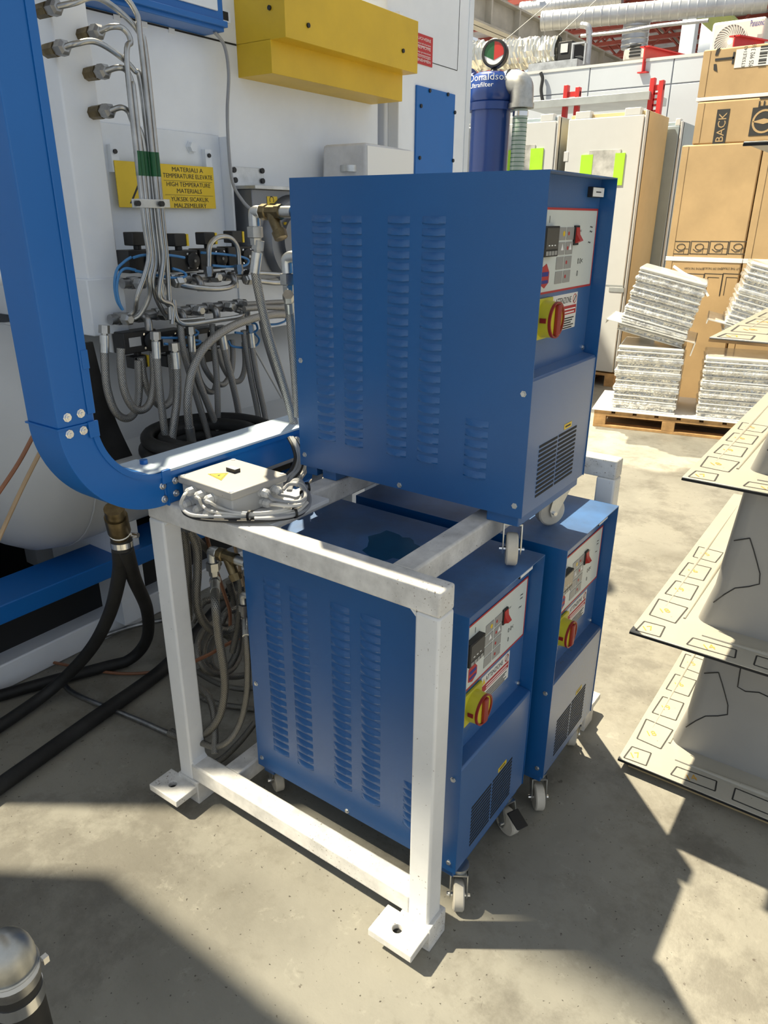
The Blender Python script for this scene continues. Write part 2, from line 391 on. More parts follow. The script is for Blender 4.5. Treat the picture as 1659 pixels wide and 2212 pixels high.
def add_caster(root, piv, ang, pedal=False):
    H = ZB-.018
    c = obj('caster', MB().cyl((0,0,H-.006),(0,0,H+.0),.026,20).cyl((0,0,H-.016),(0,0,H-.006),.022,20), M['zinc'], root, local=True, smooth=40)
    c.location = (piv[0], piv[1], 0); c.rotation_euler = (0,0,R(ang))
    tr = .026; r = .040; wd = .014
    f = MB()
    for s in (-1,1):
        f.prism([(-.018,s*.020,H-.012),(.026,s*.020,H-.012),(tr+.013,s*.020,r+.006),(tr+.006,s*.020,r-.012),(tr-.008,s*.020,r-.012),(tr-.014,s*.020,r+.004)], (0,s*.0028,0))
    f.box((-.018,-.022,H-.016),(.027,.022,H-.012))
    obj('fork', f, M['zinc'], c, local=True)
    obj('wheel', MB().rev((tr,-wd,r),(tr,wd,r),[(0,r*.55),(0,r*.9),(.12,r),(.88,r),(1,r*.9),(1,r*.55)],28), M['wheel'], c, local=True, smooth=35)
    obj('axle_bolt', MB().cyl((tr,-.030,r),(tr,.030,r),.0055,8), M['chrome'], c, local=True)
    if pedal:
        obj('brake_pedal', MB().prism([(.038,-.019,.086),(.086,-.019,.066),(.092,-.019,.069),(.044,-.019,.092)],(0,.038,0)), M['black'], c, local=True, bevel=.002)
    return c
def machine(loc, label):
    root = thing('cooling_unit', label, 'cooling unit', loc, group='blue cooling units on and in the stand')
    o = lambda n, mb, m, par=root, **k: obj(n, mb, M[m], par, local=True, **k)
    o('cabinet_body', MB().box((-MD+.004,.004,ZB+.006),(-.040,MW-.004,ZT-.004)), 'blue')
    o('side_panel', MB().box((-MD,0,ZB),(0,.0025,ZT)), 'blue')
    o('side_panel', MB().box((-MD,MW-.0025,ZB),(0,MW,ZT)), 'blue')
    o('top_panel', MB().box((-MD,.0025,ZT-.0025),(0,MW-.0025,ZT)), 'blue_top')
    o('control_panel', MB().box((-.040,.0028,ZB+.30),(-.037,MW-.0028,ZT-.003)), 'blue_front')
    # lower front panel with ledge
    lp = o('lower_panel', MB().prism([(-.038,.003,ZB),(-.002,.003,ZB),(-.002,.003,.452),(-.006,.003,.457),(-.038,.003,.462)], (0,MW-.006,0)), 'blue_front', bevel=.0015)
    slot = MB().box((0,-.5,-.0027),(.0012,.5,.0027))
    sm = None
    for (y0,y1) in ((.072,.176),(.184,.297)):
        for k in range(12):
            z = .290 - k*.0111
            s = o('vent_slot', MB().box((-.003,y0,z-.0029),(-.0012,y1,z+.0029)), 'dark', lp)
    o('small_label', MB().box((-.002,.213,.299),(-.0012,.259,.312)), 'sign_yellow', lp)
    o('label_text', MB().box((-.0012,.220,.3035),(-.0009,.252,.3075)), 'print_black', lp)
    for x0,x1 in ((-.096,-.012),(-.667,-.628)):
        o('base_rail', MB().box((x0,.012,ZB-.028),(x1,MW-.012,ZB+.002)), 'blue', bevel=.002)
    # pressed louvres: one mesh shared by every louvre
    lv = None
    for (x0,x1,n,zt) in ((-.607,-.549,23,.783),(-.516,-.457,23,.782),(-.382,-.323,23,.782),(-.291,-.229,23,.782),(-.160,-.097,6,.350)):
        for k in range(n):
            pos = ((x0+x1)/2, -.0002, zt-.008-k*.0247)
            if lv is None:
                lv = o('louver', louver_mesh(), 'blue', smooth=70); lv.location = pos
            else: link_copy(lv, root, pos)
    for (x,z) in ((-.662,.427),(-.660,.167),(-.341,.145),(-.019,.425),(-.020,.163)):
        hexbolt(root, (x,0,z), (0,-1,0))
    hexbolt(root, (-.037,.374,.474), (1,0,0))
    # membrane control plate
    XF = -.037
    cp = o('membrane_plate', MB().box((XF,.012,.628),(XF+.0012,.376,.797)), 'panel')
    X1 = XF+.0013
    for a,b in (((.010,.625),(.378,.6295)),((.010,.7955),(.378,.800)),((.3740,.625),(.378,.800)),((.010,.625),(.0140,.800))):
        o('red_border', MB().box((XF+.0006,a[0],a[1]),(X1+.0004,b[0],b[1])), 'print_red', cp)
    for r_ in range(4):
        for c_ in range(2):
            y = .153+.0455*c_ ; z = .7605-.0305*r_
            kk = o('key', MB().box((X1,y,z-.0265),(X1+.0012,y+.040,z)), 'key', cp, bevel=.0008, seg=1)
            if c_ == 1: o('key_mark', MB().cyl((X1+.0012,y+.010,z-.013),(X1+.0016,y+.010,z-.013),.0042,10), 'print_red', cp)
            if r_ == 0 and c_ == 0: o('key_mark', MB().cyl((X1+.0012,y+.028,z-.013),(X1+.0016,y+.028,z-.013),.0058,10), 'sign_yellow', cp)
            if r_ == 1: o('key_arrow', MB().prism([(X1+.0012,y+.018,z-.017),(X1+.0012,y+.032,z-.017),(X1+.0012,y+.025,z-.003)],(.0004,0,0)), 'print_white', cp)
    dp = o('display_unit', MB().box((XF,.052,.703),(XF+.017,.122,.764)), 'black', bevel=.0015)
    o('screen', MB().box((XF+.017,.056,.718),(XF+.0176,.118,.760)), 'display', dp)
    for k in range(4): o('display_key', MB().box((XF+.017,.0585+.0150*k,.7060),(XF+.0178,.070+.0150*k,.7145)), 'key', dp)
    for k in range(3): o('display_digit', MB().box((XF+.0176,.068+.015*k,.7245),(XF+.0179,.075+.015*k,.7268)), 'print_white', dp)
    sw = o('rocker_switch', MB().box((XF,.238,.722),(XF+.006,.263,.764)), 'black', bevel=.001)
    o('rocker', MB().prism([(XF+.005,.241,.726),(XF+.018,.241,.732),(XF+.009,.241,.745),(XF+.007,.241,.760),(XF+.005,.241,.760)],(0,.019,0)), 'red', sw)
    for yy,zz,tx,sz in ((.277,.750,'START',.0065),(.345,.752,'~',.03),(.345,.742,'~',.03),(.341,.718,'~',.03),(.282,.680,'0',.018),(.300,.680,'0<',.018),(.283,.653,'0',.018)):
        o('panel_mark', text_mb(tx, sz, (X1+.0004,yy,zz), (0,1,0), (0,0,1)), 'print_black', cp, smooth=0)
    # house-shaped makers' mark beside the display
    hm = o('red_blue_emblem', MB().prism([(X1,.078,.645),(X1,.099,.637),(X1,.120,.648),(X1,.120,.670),(X1,.103,.688),(X1,.078,.680)],(.0005,0,0)), 'print_red', cp)
    o('emblem_band', MB().box((X1+.0005,.083,.662),(X1+.0009,.115,.671)), 'print_navy', cp); o('emblem_band', MB().box((X1+.0005,.083,.647),(X1+.0009,.115,.654)), 'print_navy', cp)
    o('panel_mark', text_mb('1', .020, (X1+.0004,.100,.770), (0,1,0), (0,0,1)), 'print_black', cp, smooth=0)
    # main switch
    yc, zc = .098, .573
    rs = o('main_switch', MB().box((XF,yc-.044,zc-.044),(XF+.008,yc+.044,zc+.044)), 'switch_yellow', bevel=.002)
    o('switch_collar', MB().cyl((XF+.008,yc,zc),(XF+.036,yc,zc),.040,32,r2=.038), 'switch_yellow', rs, smooth=40)
    o('collar_window', MB().box((XF+.016,yc-.0408,zc-.004),(XF+.030,yc-.034,zc+.006)), 'dark_red', rs)
    kn = o('switch_disc', MB().rev((XF+.034,yc,zc),(XF+.040,yc,zc),[(0,.039),(1,.039),(1,.035),(.2,.035),(.2,.001)],32), 'dark_red', rs, smooth=40)
    o('knob_handle', MB().box((XF+.035,yc-.009,zc-.033),(XF+.046,yc+.009,zc+.033)), 'dark_red', rs, bevel=.003)
    # warning label
    wl = o('warning_label', MB().box((XF,.150,.534),(XF+.0008,.302,.616)), 'label')
    xw = XF+.0012
    o('label_band', MB().box((XF+.0006,.152,.568),(xw,.298,.588)), 'print_red', wl)
    o('label_heading', text_mb('ATTENZIONE', .020, (xw,.218,.595), (0,1,0),(0,0,1), width=.092), 'print_black', wl, smooth=0)
    o('prohibition_ring', MB().rev((XF+.0008,.286,.602),(xw,.286,.602),[(0,.011),(1,.011),(1,.009),(0,.009)],20,cap=False), 'print_red', wl)
    o('prohibition_bar', MB().prism([(XF+.0008,.2785,.5955),(XF+.0008,.2805,.594),(XF+.0008,.2935,.6085),(XF+.0008,.2915,.610)],(.0006,0,0)), 'print_black', wl)
    o('hazard_triangle', MB().prism([(XF+.0008,.153,.591),(XF+.0008,.171,.591),(XF+.0008,.162,.608)],(.0005,0,0)), 'sign_yellow', wl)
    for k in range(5): o('label_line', MB().box((XF+.0006,.178,.5605-.0055*k-.0028),(xw,.290-.008*(k%3),.5605-.0055*k)), 'print_black', wl)
    for k in range(2): o('label_line', MB().box((xw-.0001,.176,.5815-.0075*k-.0028),(xw+.0003,.294-.006*k,.5815-.0075*k)), 'print_white', wl)
    # name tag holder under the hood
    tg = o('name_tag', MB().box((XF,.302,.824),(XF+.012,.374,.846)), 'black', bevel=.001)
    o('tag_card', MB().box((XF+.012,.304,.8255),(XF+.0128,.373,.8445)), 'print_white', tg)
    o('tag_text', MB().box((XF+.0128,.322,.834),(XF+.0131,.354,.8365)), 'print_black', tg)
    return root
m1 = machine((-.0105,.3725,.870), 'blue cooling unit resting on top of the white stand')
def copy_tree(o, parent=None):
    c = o.copy(); COL.objects.link(c); c.parent = parent
    for ch in o.children: copy_tree(ch, c)
    return c
m2 = copy_tree(m1); m2.location = (.0023,.1198,0); m2['label'] = 'blue cooling unit standing inside the stand behind the front portal'; ORG[m2.name] = m2.location.copy()
m3 = m1.copy(); COL.objects.link(m3); m3.location = (.0404,.5588,0); m3['label'] = 'blue cooling unit with dust-speckled lower panel under the raised unit'; ORG[m3.name] = m3.location.copy()
for ch in list(m1.children):                         # its louvred side is out of sight
    if not ch.name.startswith('louver'): copy_tree(ch, m3)
obj('base_rail', MB().box((-.606,.012,ZB-.028),(-.56,MW-.012,ZB+.002)), M['blue'], m1, local=True)
add_caster(m1, (-.044,.052), -62); add_caster(m1, (-.044,.338), -125); add_caster(m1,(-.64,.06),170); add_caster(m1,(-.64,.33),170)
add_caster(m2, (-.016,.050), -58); add_caster(m2, (-.034,.335), -24, True); add_caster(m2,(-.645,.05),150); add_caster(m2,(-.645,.33),170,True)
add_caster(m3, (-.032,.046), -54); add_caster(m3, (-.036,.335), 120); add_caster(m3,(-.645,.05),150); add_caster(m3,(-.645,.33),170)
for ch in m3.children:
    if ch.name.startswith('lower_panel'):
        ch.material_slots[0].link = 'OBJECT'; ch.material_slots[0].material = M['blue_dust']
# clean patch on the dusty top of the unit in the stand
pts = []
for i in range(26):
    th = 2*math.pi*i/26; rr = 1+.12*math.sin(3*th+1)+.08*math.sin(7*th)+.05*math.sin(11*th+2)
    pts.append(P(843+58*rr*math.cos(th), 1181+30*rr*math.sin(th), z=.8668)-Vector((.0023,.1198,0)))
M['stain'] = mat('wet_blue_paint', (.012,.075,.17), .22, var=.15)
obj('oil_stain', MB().prism(pts,(0,0,.0004)), M['stain'], m2, local=True, smooth=0)

# rear water connections of the units (nipple, brass Y strainer, elbow, swivel nut)
def rear_fitting(root, A, B, drop, s=1.0):
    A = Vector(A); B = Vector(B); d = (B-A)
    r = .014*s
    obj('pipe_nipple', MB().cyl(A, A+d*.30, r*1.0, 16), M['zinc'], root)
    st_ = obj('strainer', MB().rev(A+d*.28, A+d*.78, [(0,r*1.35),(.22,r*1.35),(.26,r*1.15),(.7,r*1.15),(.74,r*1.4),(1,r*1.4)], 8).cyl(A+d*.55, A+d*.30+Vector((0,-.006,-.052*s)), r*1.05, 12).rev(A+d*.34+Vector((0,-.005,-.044*s)), A+d*.27+Vector((0,-.006,-.062*s)), [(0,r*1.35),(1,r*1.25)], 8), M['brass'], root)
    obj('white_tape', MB().cyl(A+d*.77, A+d*.82, r*1.15, 14), M['print_white'], root)
    obj('elbow', MB().tube(spline([A+d*.80, A+d*.96, B+Vector((0,0,-.006)), B+Vector((0,0,-.034*s))],5), r*1.1, 10), M['zinc'], root)
    b0 = B+Vector((0,0,-.030*s)); obj('swivel_nut', MB().rev(b0, b0+Vector((0,0,-.050*s)), [(0,r*.9),(.12,r*.9),(.12,r*1.5),(.62,r*1.5),(.66,r*1.1),(1,r*1.0)], 6), M['steel'], root, smooth=25)
    return b0+Vector((0,0,-.045*s))
A1 = P(632,458,x=-.690); B1 = Vector((P(549,462,y=A1.y).x, A1.y, A1.z))
E1 = rear_fitting(m1, A1, B1, 1)
A1b = P(645,556,x=-.695); B1b = Vector((P(620,560,y=A1b.y).x, A1b.y, A1b.z))
obj('elbow', MB().tube(spline([A1b, A1b*.4+B1b*.6, B1b+Vector((0,0,-.008)), B1b+Vector((0,0,-.04))],5), .0155, 10), M['zinc'], m1)
obj('swivel_nut', MB().rev(B1b+Vector((0,0,-.035)), B1b+Vector((0,0,-.09)), [(0,.013),(.12,.013),(.12,.021),(.6,.021),(.64,.015),(1,.014)], 6), M['steel'], m1, smooth=25)
E1b = B1b+Vector((0,0,-.085))
A2 = P(532,1217,x=-.676); B2 = Vector((P(459,1205,y=A2.y).x, A2.y, A2.z))
E2 = rear_fitting(m2, A2, B2, 1, .95)
A2b = P(545,1290,x=-.678); B2b = Vector((P(526,1288,y=A2b.y).x, A2b.y, A2b.z))
obj('elbow', MB().tube(spline([A2b, A2b*.4+B2b*.6, B2b+Vector((0,0,-.008)), B2b+Vector((0,0,-.03))],5), .011, 10), M['zinc'], m2)
obj('swivel_nut', MB().rev(B2b+Vector((0,0,-.028)), B2b+Vector((0,0,-.07)), [(0,.010),(.12,.010),(.12,.016),(.6,.016),(.64,.012),(1,.011)], 6), M['steel_dark'], m2, smooth=25)
E2b = B2b+Vector((0,0,-.066))

# ---------------------------------------------------------------- blue cable duct
DX0, DX1 = -.918, -.800; DY0, DY1 = -.258, -.170; ZJ = 1.227; DZ0, DZ1 = .977, 1.065
du = thing('cable_duct', 'blue bolted cable duct bending from vertical to horizontal', 'cable duct', (-.86,0,.977))
obj('vertical_run', MB().box((DX0,DY0,ZJ+.001),(DX1,DY1,3.2)), M['duct_blue'], du, bevel=.003)
obj('cover_strip', MB().box((DX1,DY1-.016,ZJ+.02),(DX1+.004,DY1+.003,3.2)), M['duct_blue'], du, bevel=.0015)
el = MB(); n = 22; CYD = -.008
for i in range(n+1):
    th = math.pi/2*i/n
    for (x, rr) in ((DX0,.250),(DX1,.250),(DX1,.162),(DX0,.162)):
        el.v.append(Vector((x, CYD-rr*math.cos(th), ZJ-rr*math.sin(th))))
for i in range(n):
    for k in range(4):
        kk = (k+1)%4; el.f.append((i*4+k, i*4+kk, (i+1)*4+kk, (i+1)*4+k))
el.f.append((3,2,1,0)); el.f.append((n*4,n*4+1,n*4+2,n*4+3))
obj('elbow', el, M['duct_blue'], du, smooth=40, bevel=.0012)
# raised lip along the inner curve
lip = MB()
for i in range(n+1):
    th = math.pi/2*i/n
    for rr,x in ((.162,DX1-.001),(.162,DX1+.004),(.176,DX1+.004),(.176,DX1-.001)):
        lip.v.append(Vector((x, CYD-rr*math.cos(th), ZJ-rr*math.sin(th))))
for i in range(n):
    for k in range(4):
        kk=(k+1)%4; lip.f.append((i*4+k,(i+1)*4+k,(i+1)*4+kk,i*4+kk))
obj('inner_lip', lip, M['duct_blue'], du)
hr = obj('horizontal_run', MB().box((DX0,-.007,DZ0),(DX1,1.30,DZ1-.002)), M['duct_blue'], du, bevel=.002)
obj('top_cover', MB().box((DX0-.004,.012,DZ1-.004),(DX1+.005,1.30,DZ1+.003)), M['duct_blue_sunlit'], du, bevel=.0015, label='duct top cover with sunlight painted in as pale blue')
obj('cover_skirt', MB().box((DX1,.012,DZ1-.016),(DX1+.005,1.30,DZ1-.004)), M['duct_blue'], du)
obj('elbow_cover', MB().box((DX0-.003,-.050,DZ1+.002),(DX1+.002,.008,DZ1+.006)), M['duct_blue_sunlit'], du, bevel=.001)
obj('latch_knob', MB().cyl(P(311,1003,z=DZ1+.004), P(311,1003,z=DZ1+.004)+Vector((0,0,.012)), .010, 16), M['duct_blue'], du)
obj('joint_clip', MB().box((DX1,DY1-.020,ZJ-.032),(DX1+.007,DY1+.004,ZJ+.004)), M['duct_blue'], du, bevel=.001)
obj('joint_clip', MB().box((DX1,-.014,DZ1-.030),(DX1+.007,.012,DZ1+.004)), M['duct_blue'], du, bevel=.001)
obj('cover_clip', MB().box((DX1,DY1-.012,1.345),(DX1+.006,DY1+.004,1.385)), M['duct_blue'], du, bevel=.001)
obj('joint_flange', MB().box((DX0-.004,DY0-.004,ZJ-.002),(DX1+.003,DY1,ZJ+.002)), M['duct_blue'], du)
obj('joint_flange', MB().box((DX0-.004,-.001,DZ0-.003),(DX1+.003,.003,DZ1)), M['duct_blue'], du)
for (u,v) in ((145,902),(174,893),(150,938),(180,930),(351,1050),(378,1038),(355,1078),(380,1065)):
    q = P(u,v,x=DX1)
    obj('bolt', MB().rev(q, q+Vector((.009,0,0)), [(0,.010),(.15,.010),(.15,.0078),(.6,.0075),(.6,.004),(1,.0035)], 8), M['chrome'], du, smooth=25)

# ---------------------------------------------------------------- junction box and its cables
bz0, bz1 = HF+.004, 1.034
obj('box_bracket', MB().box((-.785,T-.002,HF-.012),(-.50,.27,HF)), M['white'], st, bevel=.002)
jc = [P(390,1030,z=bz1+.012), P(497,987,z=bz1+.012), P(612,1022,z=bz1+.012), P(508,1068,z=bz1+.012)]
c0 = sum(jc, Vector())/4; ex = (jc[3]-jc[0]+jc[2]-jc[1])/2; ey = (jc[1]-jc[0]+jc[2]-jc[3])/2
ex = Vector((ex.x,ex.y,0)); ey = Vector((ey.x,ey.y,0)); sx = ex.length; sy = ey.length; ux = ex.normalized(); uy = Vector((-ux.y,ux.x,0))
jb = thing('junction_box', 'light grey electrical junction box with cable glands on the stand', 'junction box', (c0.x,c0.y,HF))
def jp(a,b,z): return Vector((c0.x,c0.y,z)) + ux*a*sx/2 + uy*b*sy/2
def jbox(name, s, z0, z1, m, bev): return obj(name, MB().hexa([jp(-s,-s,z0),jp(s,-s,z0),jp(s,s,z0),jp(-s,s,z0)],[jp(-s,-s,z1),jp(s,-s,z1),jp(s,s,z1),jp(-s,s,z1)]), M[m], jb, bevel=bev, seg=3)
jbox('box_body', .93, HF+.001, bz1-.006, 'grey', .004)
ld = jbox('lid', 1.0, bz1-.008, bz1+.012, 'grey_lid', .004)
for a,b in ((-.9,-.9),(.9,-.9),(.9,.9),(-.9,.9)):
    q = jp(a,b,bz1+.012); obj('lid_screw', MB().cyl(q,q+Vector((0,0,.001)),.006,12), M['grey'], ld)
q = P(504,1018,z=bz1+.012)
tg_ = obj('name_tag', MB().hexa([q+ux*a+uy*b for a,b in ((-.017,-.009),(.017,-.009),(.017,.009),(-.017,.009))],[q+ux*a+uy*b+Vector((0,0,.009)) for a,b in ((-.017,-.009),(.017,-.009),(.017,.009),(-.017,.009))]), M['black'], jb)
obj('tag_card', MB().prism([q+ux*a+uy*b+Vector((0,0,.009)) for a,b in ((-.0155,-.0075),(.0155,-.0075),(.0155,.0075),(-.0155,.0075))],(0,0,.0008)), M['print_white'], tg_)
tri = [P(449,1024,z=bz1+.0122), P(478,1038,z=bz1+.0122), P(493,1022,z=bz1+.0122)]
wt = obj('warning_triangle', MB().prism(tri,(0,0,.0008)), M['sign_yellow'], jb)
cc = sum(tri,Vector())/3
for i in range(3):
    a,b = tri[i],tri[(i+1)%3]; ia = a.lerp(cc,.14); ib = b.lerp(cc,.14); ja = a.lerp(cc,.22); jb_ = b.lerp(cc,.22)
    obj('triangle_border', MB().prism([p+Vector((0,0,.0008)) for p in (ia,ib,jb_,ja)],(0,0,.0004)), M['print_black'], wt)
obj('lightning_mark', MB().prism([cc+ux*a+uy*b+Vector((0,0,.0008)) for a,b in ((-.004,.006),(.001,.006),(-.001,.0),(.003,.0),(-.002,-.007),(-.001,-.001),(-.005,-.001))],(0,0,.0004)), M['print_black'], wt)
def gland(pos, ax, name='cable_gland', s=1.0):
    ax = Vector(ax).normalized()
    g = obj(name, MB().rev(pos, pos+ax*.030*s, [(0,.0125*s),(.28,.0125*s),(.28,.0095*s),(.36,.0095*s),(.36,.0118*s),(.78,.0112*s),(1,.006*s)], 8), M['gland'], jb, smooth=25)
    return pos+ax*.028*s
GL = {}
for i,(u,v) in enumerate(((423,1058),(443,1066),(464,1074),(415,1085),(440,1095),(462,1104))):
    pos = P(u,v,y=0); t = None
    # on the front-left face of the box
    n_ = -uy; d = RM @ Vector(((u-829.5)/FPX, -(v-1106.0)/FPX, -1.0)); fp = jp(0,-.93,bz0)
    t = (fp-CAM).dot(n_)/d.dot(n_); GL['f%d'%i] = gland(CAM+d*t, n_)
for i,(u,v) in enumerate(((563,1062),(567,1084),(588,1056))):
    n_ = ux; d = RM @ Vector(((u-829.5)/FPX, -(v-1106.0)/FPX, -1.0)); fp = jp(.93,0,bz0)
    t = (fp-CAM).dot(n_)/d.dot(n_); GL['r%d'%i] = gland(CAM+d*t, n_)
def cable(name, label, pts, r, m, group=None, cat='cable', sub=8, n=8):
    o = obj(name, MB().tube(spline(pts,sub), r, n), M[m]); return tag(o, label, cat, group)
zt = HF+.012
def C(u,v,z): return P(u,v,z=z)
cable('cable','pale cable leaving the left gland of the junction box',[GL['f0'],C(398,1070,1.03),C(391,1092,1.005),C(412,1112,.995),C(470,1116,.990),C(540,1115,.990),C(600,1113,.992),C(640,1106,1.0),C(664,1085,1.012)],.0042,'cable_white','cables looping around the junction box')
cable('cable','pale cable leaving the middle gland of the junction box',[GL['f1'],C(430,1078,1.02),C(437,1092,1.0),C(458,1105,.996),C(520,1112,.995),C(590,1110,.997),C(640,1098,1.005),C(660,1075,1.015)],.0040,'cable_white','cables looping around the junction box')
cable('cable','pale cable leaving the front gland of the junction box',[GL['f2'],C(455,1086,1.02),C(475,1097,1.0),C(510,1107,.998),C(570,1108,1.0),C(630,1095,1.008),C(655,1068,1.018),C(650,1052,1.02)],.0040,'cable_white','cables looping around the junction box')
for i,(a,g) in enumerate((('r0',[(590,1078),(620,1084),(648,1082)]),('r1',[(595,1090),(625,1093),(652,1088)]),('r2',[(605,1068),(625,1072),(645,1075)]))):
    zz = 1.022-.006*i
    cable('cable',['ribbed cable from the upper side gland of the junction box','ribbed cable from the lower side gland of the junction box','ribbed cable from the far side gland of the junction box'][i],[GL[a]]+[C(u,v,zz) for u,v in g]+[C(660,1072-6*i,1.03),C(652,1050-3*i,1.035),C(625,1046,1.03),C(612,1058,1.02)],.0045,['cable','cable_white','cable'][i],'cables looping around the junction box')
for i in range(3):
    o_ = 3.0*i
    cable('cable',['inner','middle','outer'][i]+' grey cable looped round the right end of the junction box bundle',[C(622+o_,1060,1.01),C(628+o_,1044-o_,1.02),C(648+o_*.6,1046-o_,1.02),C(664+o_*.6,1068,1.01),C(663+o_*.6,1092+o_*.4,1.0),C(640,1108+o_*.6,.996),C(600,1115+o_*.6,.992),C(550,1117+o_*.7,.990)],.0042,'cable','grey cables looped by the junction box')
for i in range(2):
    cable('cable',['black cable running along the front of the cable loop','thin black cable at the lowest edge of the cable loop'][i],[C(392,1094+3*i,.998),C(402,1110+2*i,.988),C(440,1120+3*i,.986),C(520,1123+3*i,.986),C(600,1120+3*i,.986),C(650,1108+3*i,.99),C(668,1085+3*i,1.0)],.0035,'cable_black')
for (u,v,z) in ((541,1113,.995),(637,1108,1.0),(654,1070,1.02),(664,1052,1.02)):
    q = C(u,v,z); mb = MB()
    d = Vector((1,.1,0)) if u < 600 else Vector((.4,.9,0))
    mb.rev(q-d*.003, q+d*.003, [(0,.013),(1,.013),(1,.011),(0,.011)], 14, cap=False)
    tag(obj('cable_tie', mb, M['black']), {541:'black cable tie in the middle of the cable loop',637:'black cable tie at the lower right of the cable loop',654:'black cable tie on the right bend of the cable loop',664:'black cable tie at the top right of the cable loop'}[u], 'cable tie')
# grey multi-core bundle dropping between the duct and the raised unit
for i,(du_,m_) in enumerate(((0,'cable'),(9,'cable'),(17,'cable_black'),(-6,'cable_black'),(25,'cable_white'),(31,'cable'),(12,'cable'))):
    lab = ['thick grey cable in the bundle beside the raised unit','second thick grey cable curving beside the raised unit','black cable in the bundle beside the raised unit','black cable at the left edge of the bundle','pale cable below the raised unit corner','grey cable nearest the raised unit corner','slim grey cable inside the bundle'][i]
    x = -.735+.004*(i%3)
    cable('cable', lab, [P(626+du_*.5,946,x=x-.03), P(636+du_*.6,965,x=x), P(642+du_*.7,990,x=x+.01), P(634+du_*.9,1015,x=x), P(616+du_*1.1,1034,x=x), P(612+du_*1.2,1050,x=x-.02)], .0075 if i<2 else .005, m_, 'cables bundled beside the raised unit')
# ---------------------------------------------------------------- press behind the duct
XW = -1.60; PZ = 2.40
pr = thing('moulding_press', 'tall white press body with column, yellow guard and blue panels', 'press', (-2.2,1.6,0))
o_ = lambda n, mb, m, par=pr, **k: obj(n, mb, M[m], par, **k)
o_('press_wall', MB().box((-2.9,.40,1.30),(XW,2.0,PZ)), 'press_white', bevel=.004)
o_('press_end_wall', MB().box((-2.9,2.062,1.0),(XW,2.84,2.75)), 'press_white', bevel=.012, seg=3)
o_('dark_gap', MB().box((-2.9,2.0,1.0),(XW-.10,2.062,PZ)), 'blue')
cy0, cy1 = .290, .405
o_('column', MB().box((-1.72,cy0,1.31),(-1.45,cy1,PZ)), 'press_white', bevel=.005)
o_('column_foot', MB().box((-1.80,cy0-.012,1.300),(-1.442,cy1+.004,1.47)), 'press_white2', bevel=.004)
o_('stub_pipe', MB().cyl((-1.56,cy0+.01,1.49),(-1.56,cy0-.30,1.49),.030,20), 'press_white')
# lower access plate with flange on its right
pz1 = P(350,279,x=XW).z; py1 = P(470,290,x=XW).y
o_('access_plate', MB().box((XW,.41,1.30),(XW+.006,py1,pz1)), 'press_white2', bevel=.002)
o_('plate_flange', MB().box((XW,py1,1.25),(XW+.055,py1+.010,pz1-.005)), 'press_white', bevel=.002)
q = P(412,318,x=XW+.006); o_('hex_plug', MB().rev(q,q+Vector((.018,0,0)),[(0,.022),(.2,.022),(.2,.018),(1,.0165)],6), 'press_white2', smooth=25)
# blue cabinet above
bz = P(485,70,x=-1.5).z; byr = P(485,70,x=-1.5).y
bc = o_('blue_cabinet', MB().box((XW,.42,bz),(-1.50,byr,2.365)), 'duct_blue', bevel=.003)
o_('cabinet_ledge', MB().box((XW,.42,bz+.012),(-1.485,byr+.004,bz+.03)), 'duct_blue', bc, bevel=.002)
o_('cabinet_window', MB().box((-1.50,.60,bz+.055),(-1.492,byr-.03,2.36)), 'press_white2', bc, bevel=.002)
o_('bracket', MB().box((XW,byr+.01,bz+.04),(-1.53,byr+.06,bz+.075)), 'press_white2', bc); o_('bracket_slot', MB().box((-1.53,byr+.015,bz+.045),(-1.528,byr+.05,bz+.07)), 'dark', bc)
for k in range(3):
    q = P(210+60*k+40, 30+20*k, x=XW); o_('seal_tab', MB().box((XW,q.y-.012,bz-.016),(XW+.004,q.y+.012,bz-.002)), 'print_white', bc)
o_('shadow_gap', MB().box((XW,.42,bz-.006),(XW+.003,1.12,bz-.001)), 'dark', bc)
# yellow guard, stepped
y0 = P(515,168,x=XW).y; zb = P(515,168,x=XW).z
xl = P(588,160,y=y0).x; xu = P(617,80,y=y0).x
zs = P(617,80,y=y0).z
yr1 = P(869,210,x=xl).y; yr2 = P(902,145,x=xu).y; zt_ = P(901,45,x=xu).z
yg = o_('yellow_guard', MB().prism([(XW,y0,zb),(xl,y0,zb),(xl,y0,zs+.004),(XW,y0,zs+.004)],(0,yr1-y0,0)), 'yellow', bevel=.0015)
o_('guard_upper', MB().prism([(XW,y0,zs),(xu,y0,zs),(xu,y0,zt_),(XW,y0,zt_)],(0,yr2-y0,0)), 'yellow', yg, bevel=.0015)
for (u,v,x) in ((665,55,xu),(870,110,xu),(620,86,xl),(745,117,xl),(850,142,xl)):
    q = P(u,v,x=x); o_('bolt', MB().cyl(q,q+Vector((.006,0,0)),.008,8), 'black', yg)
q = P(583,17,y=y0); o_('bolt', MB().cyl(q,q+Vector((0,-.006,0)),.008,8), 'black', yg)
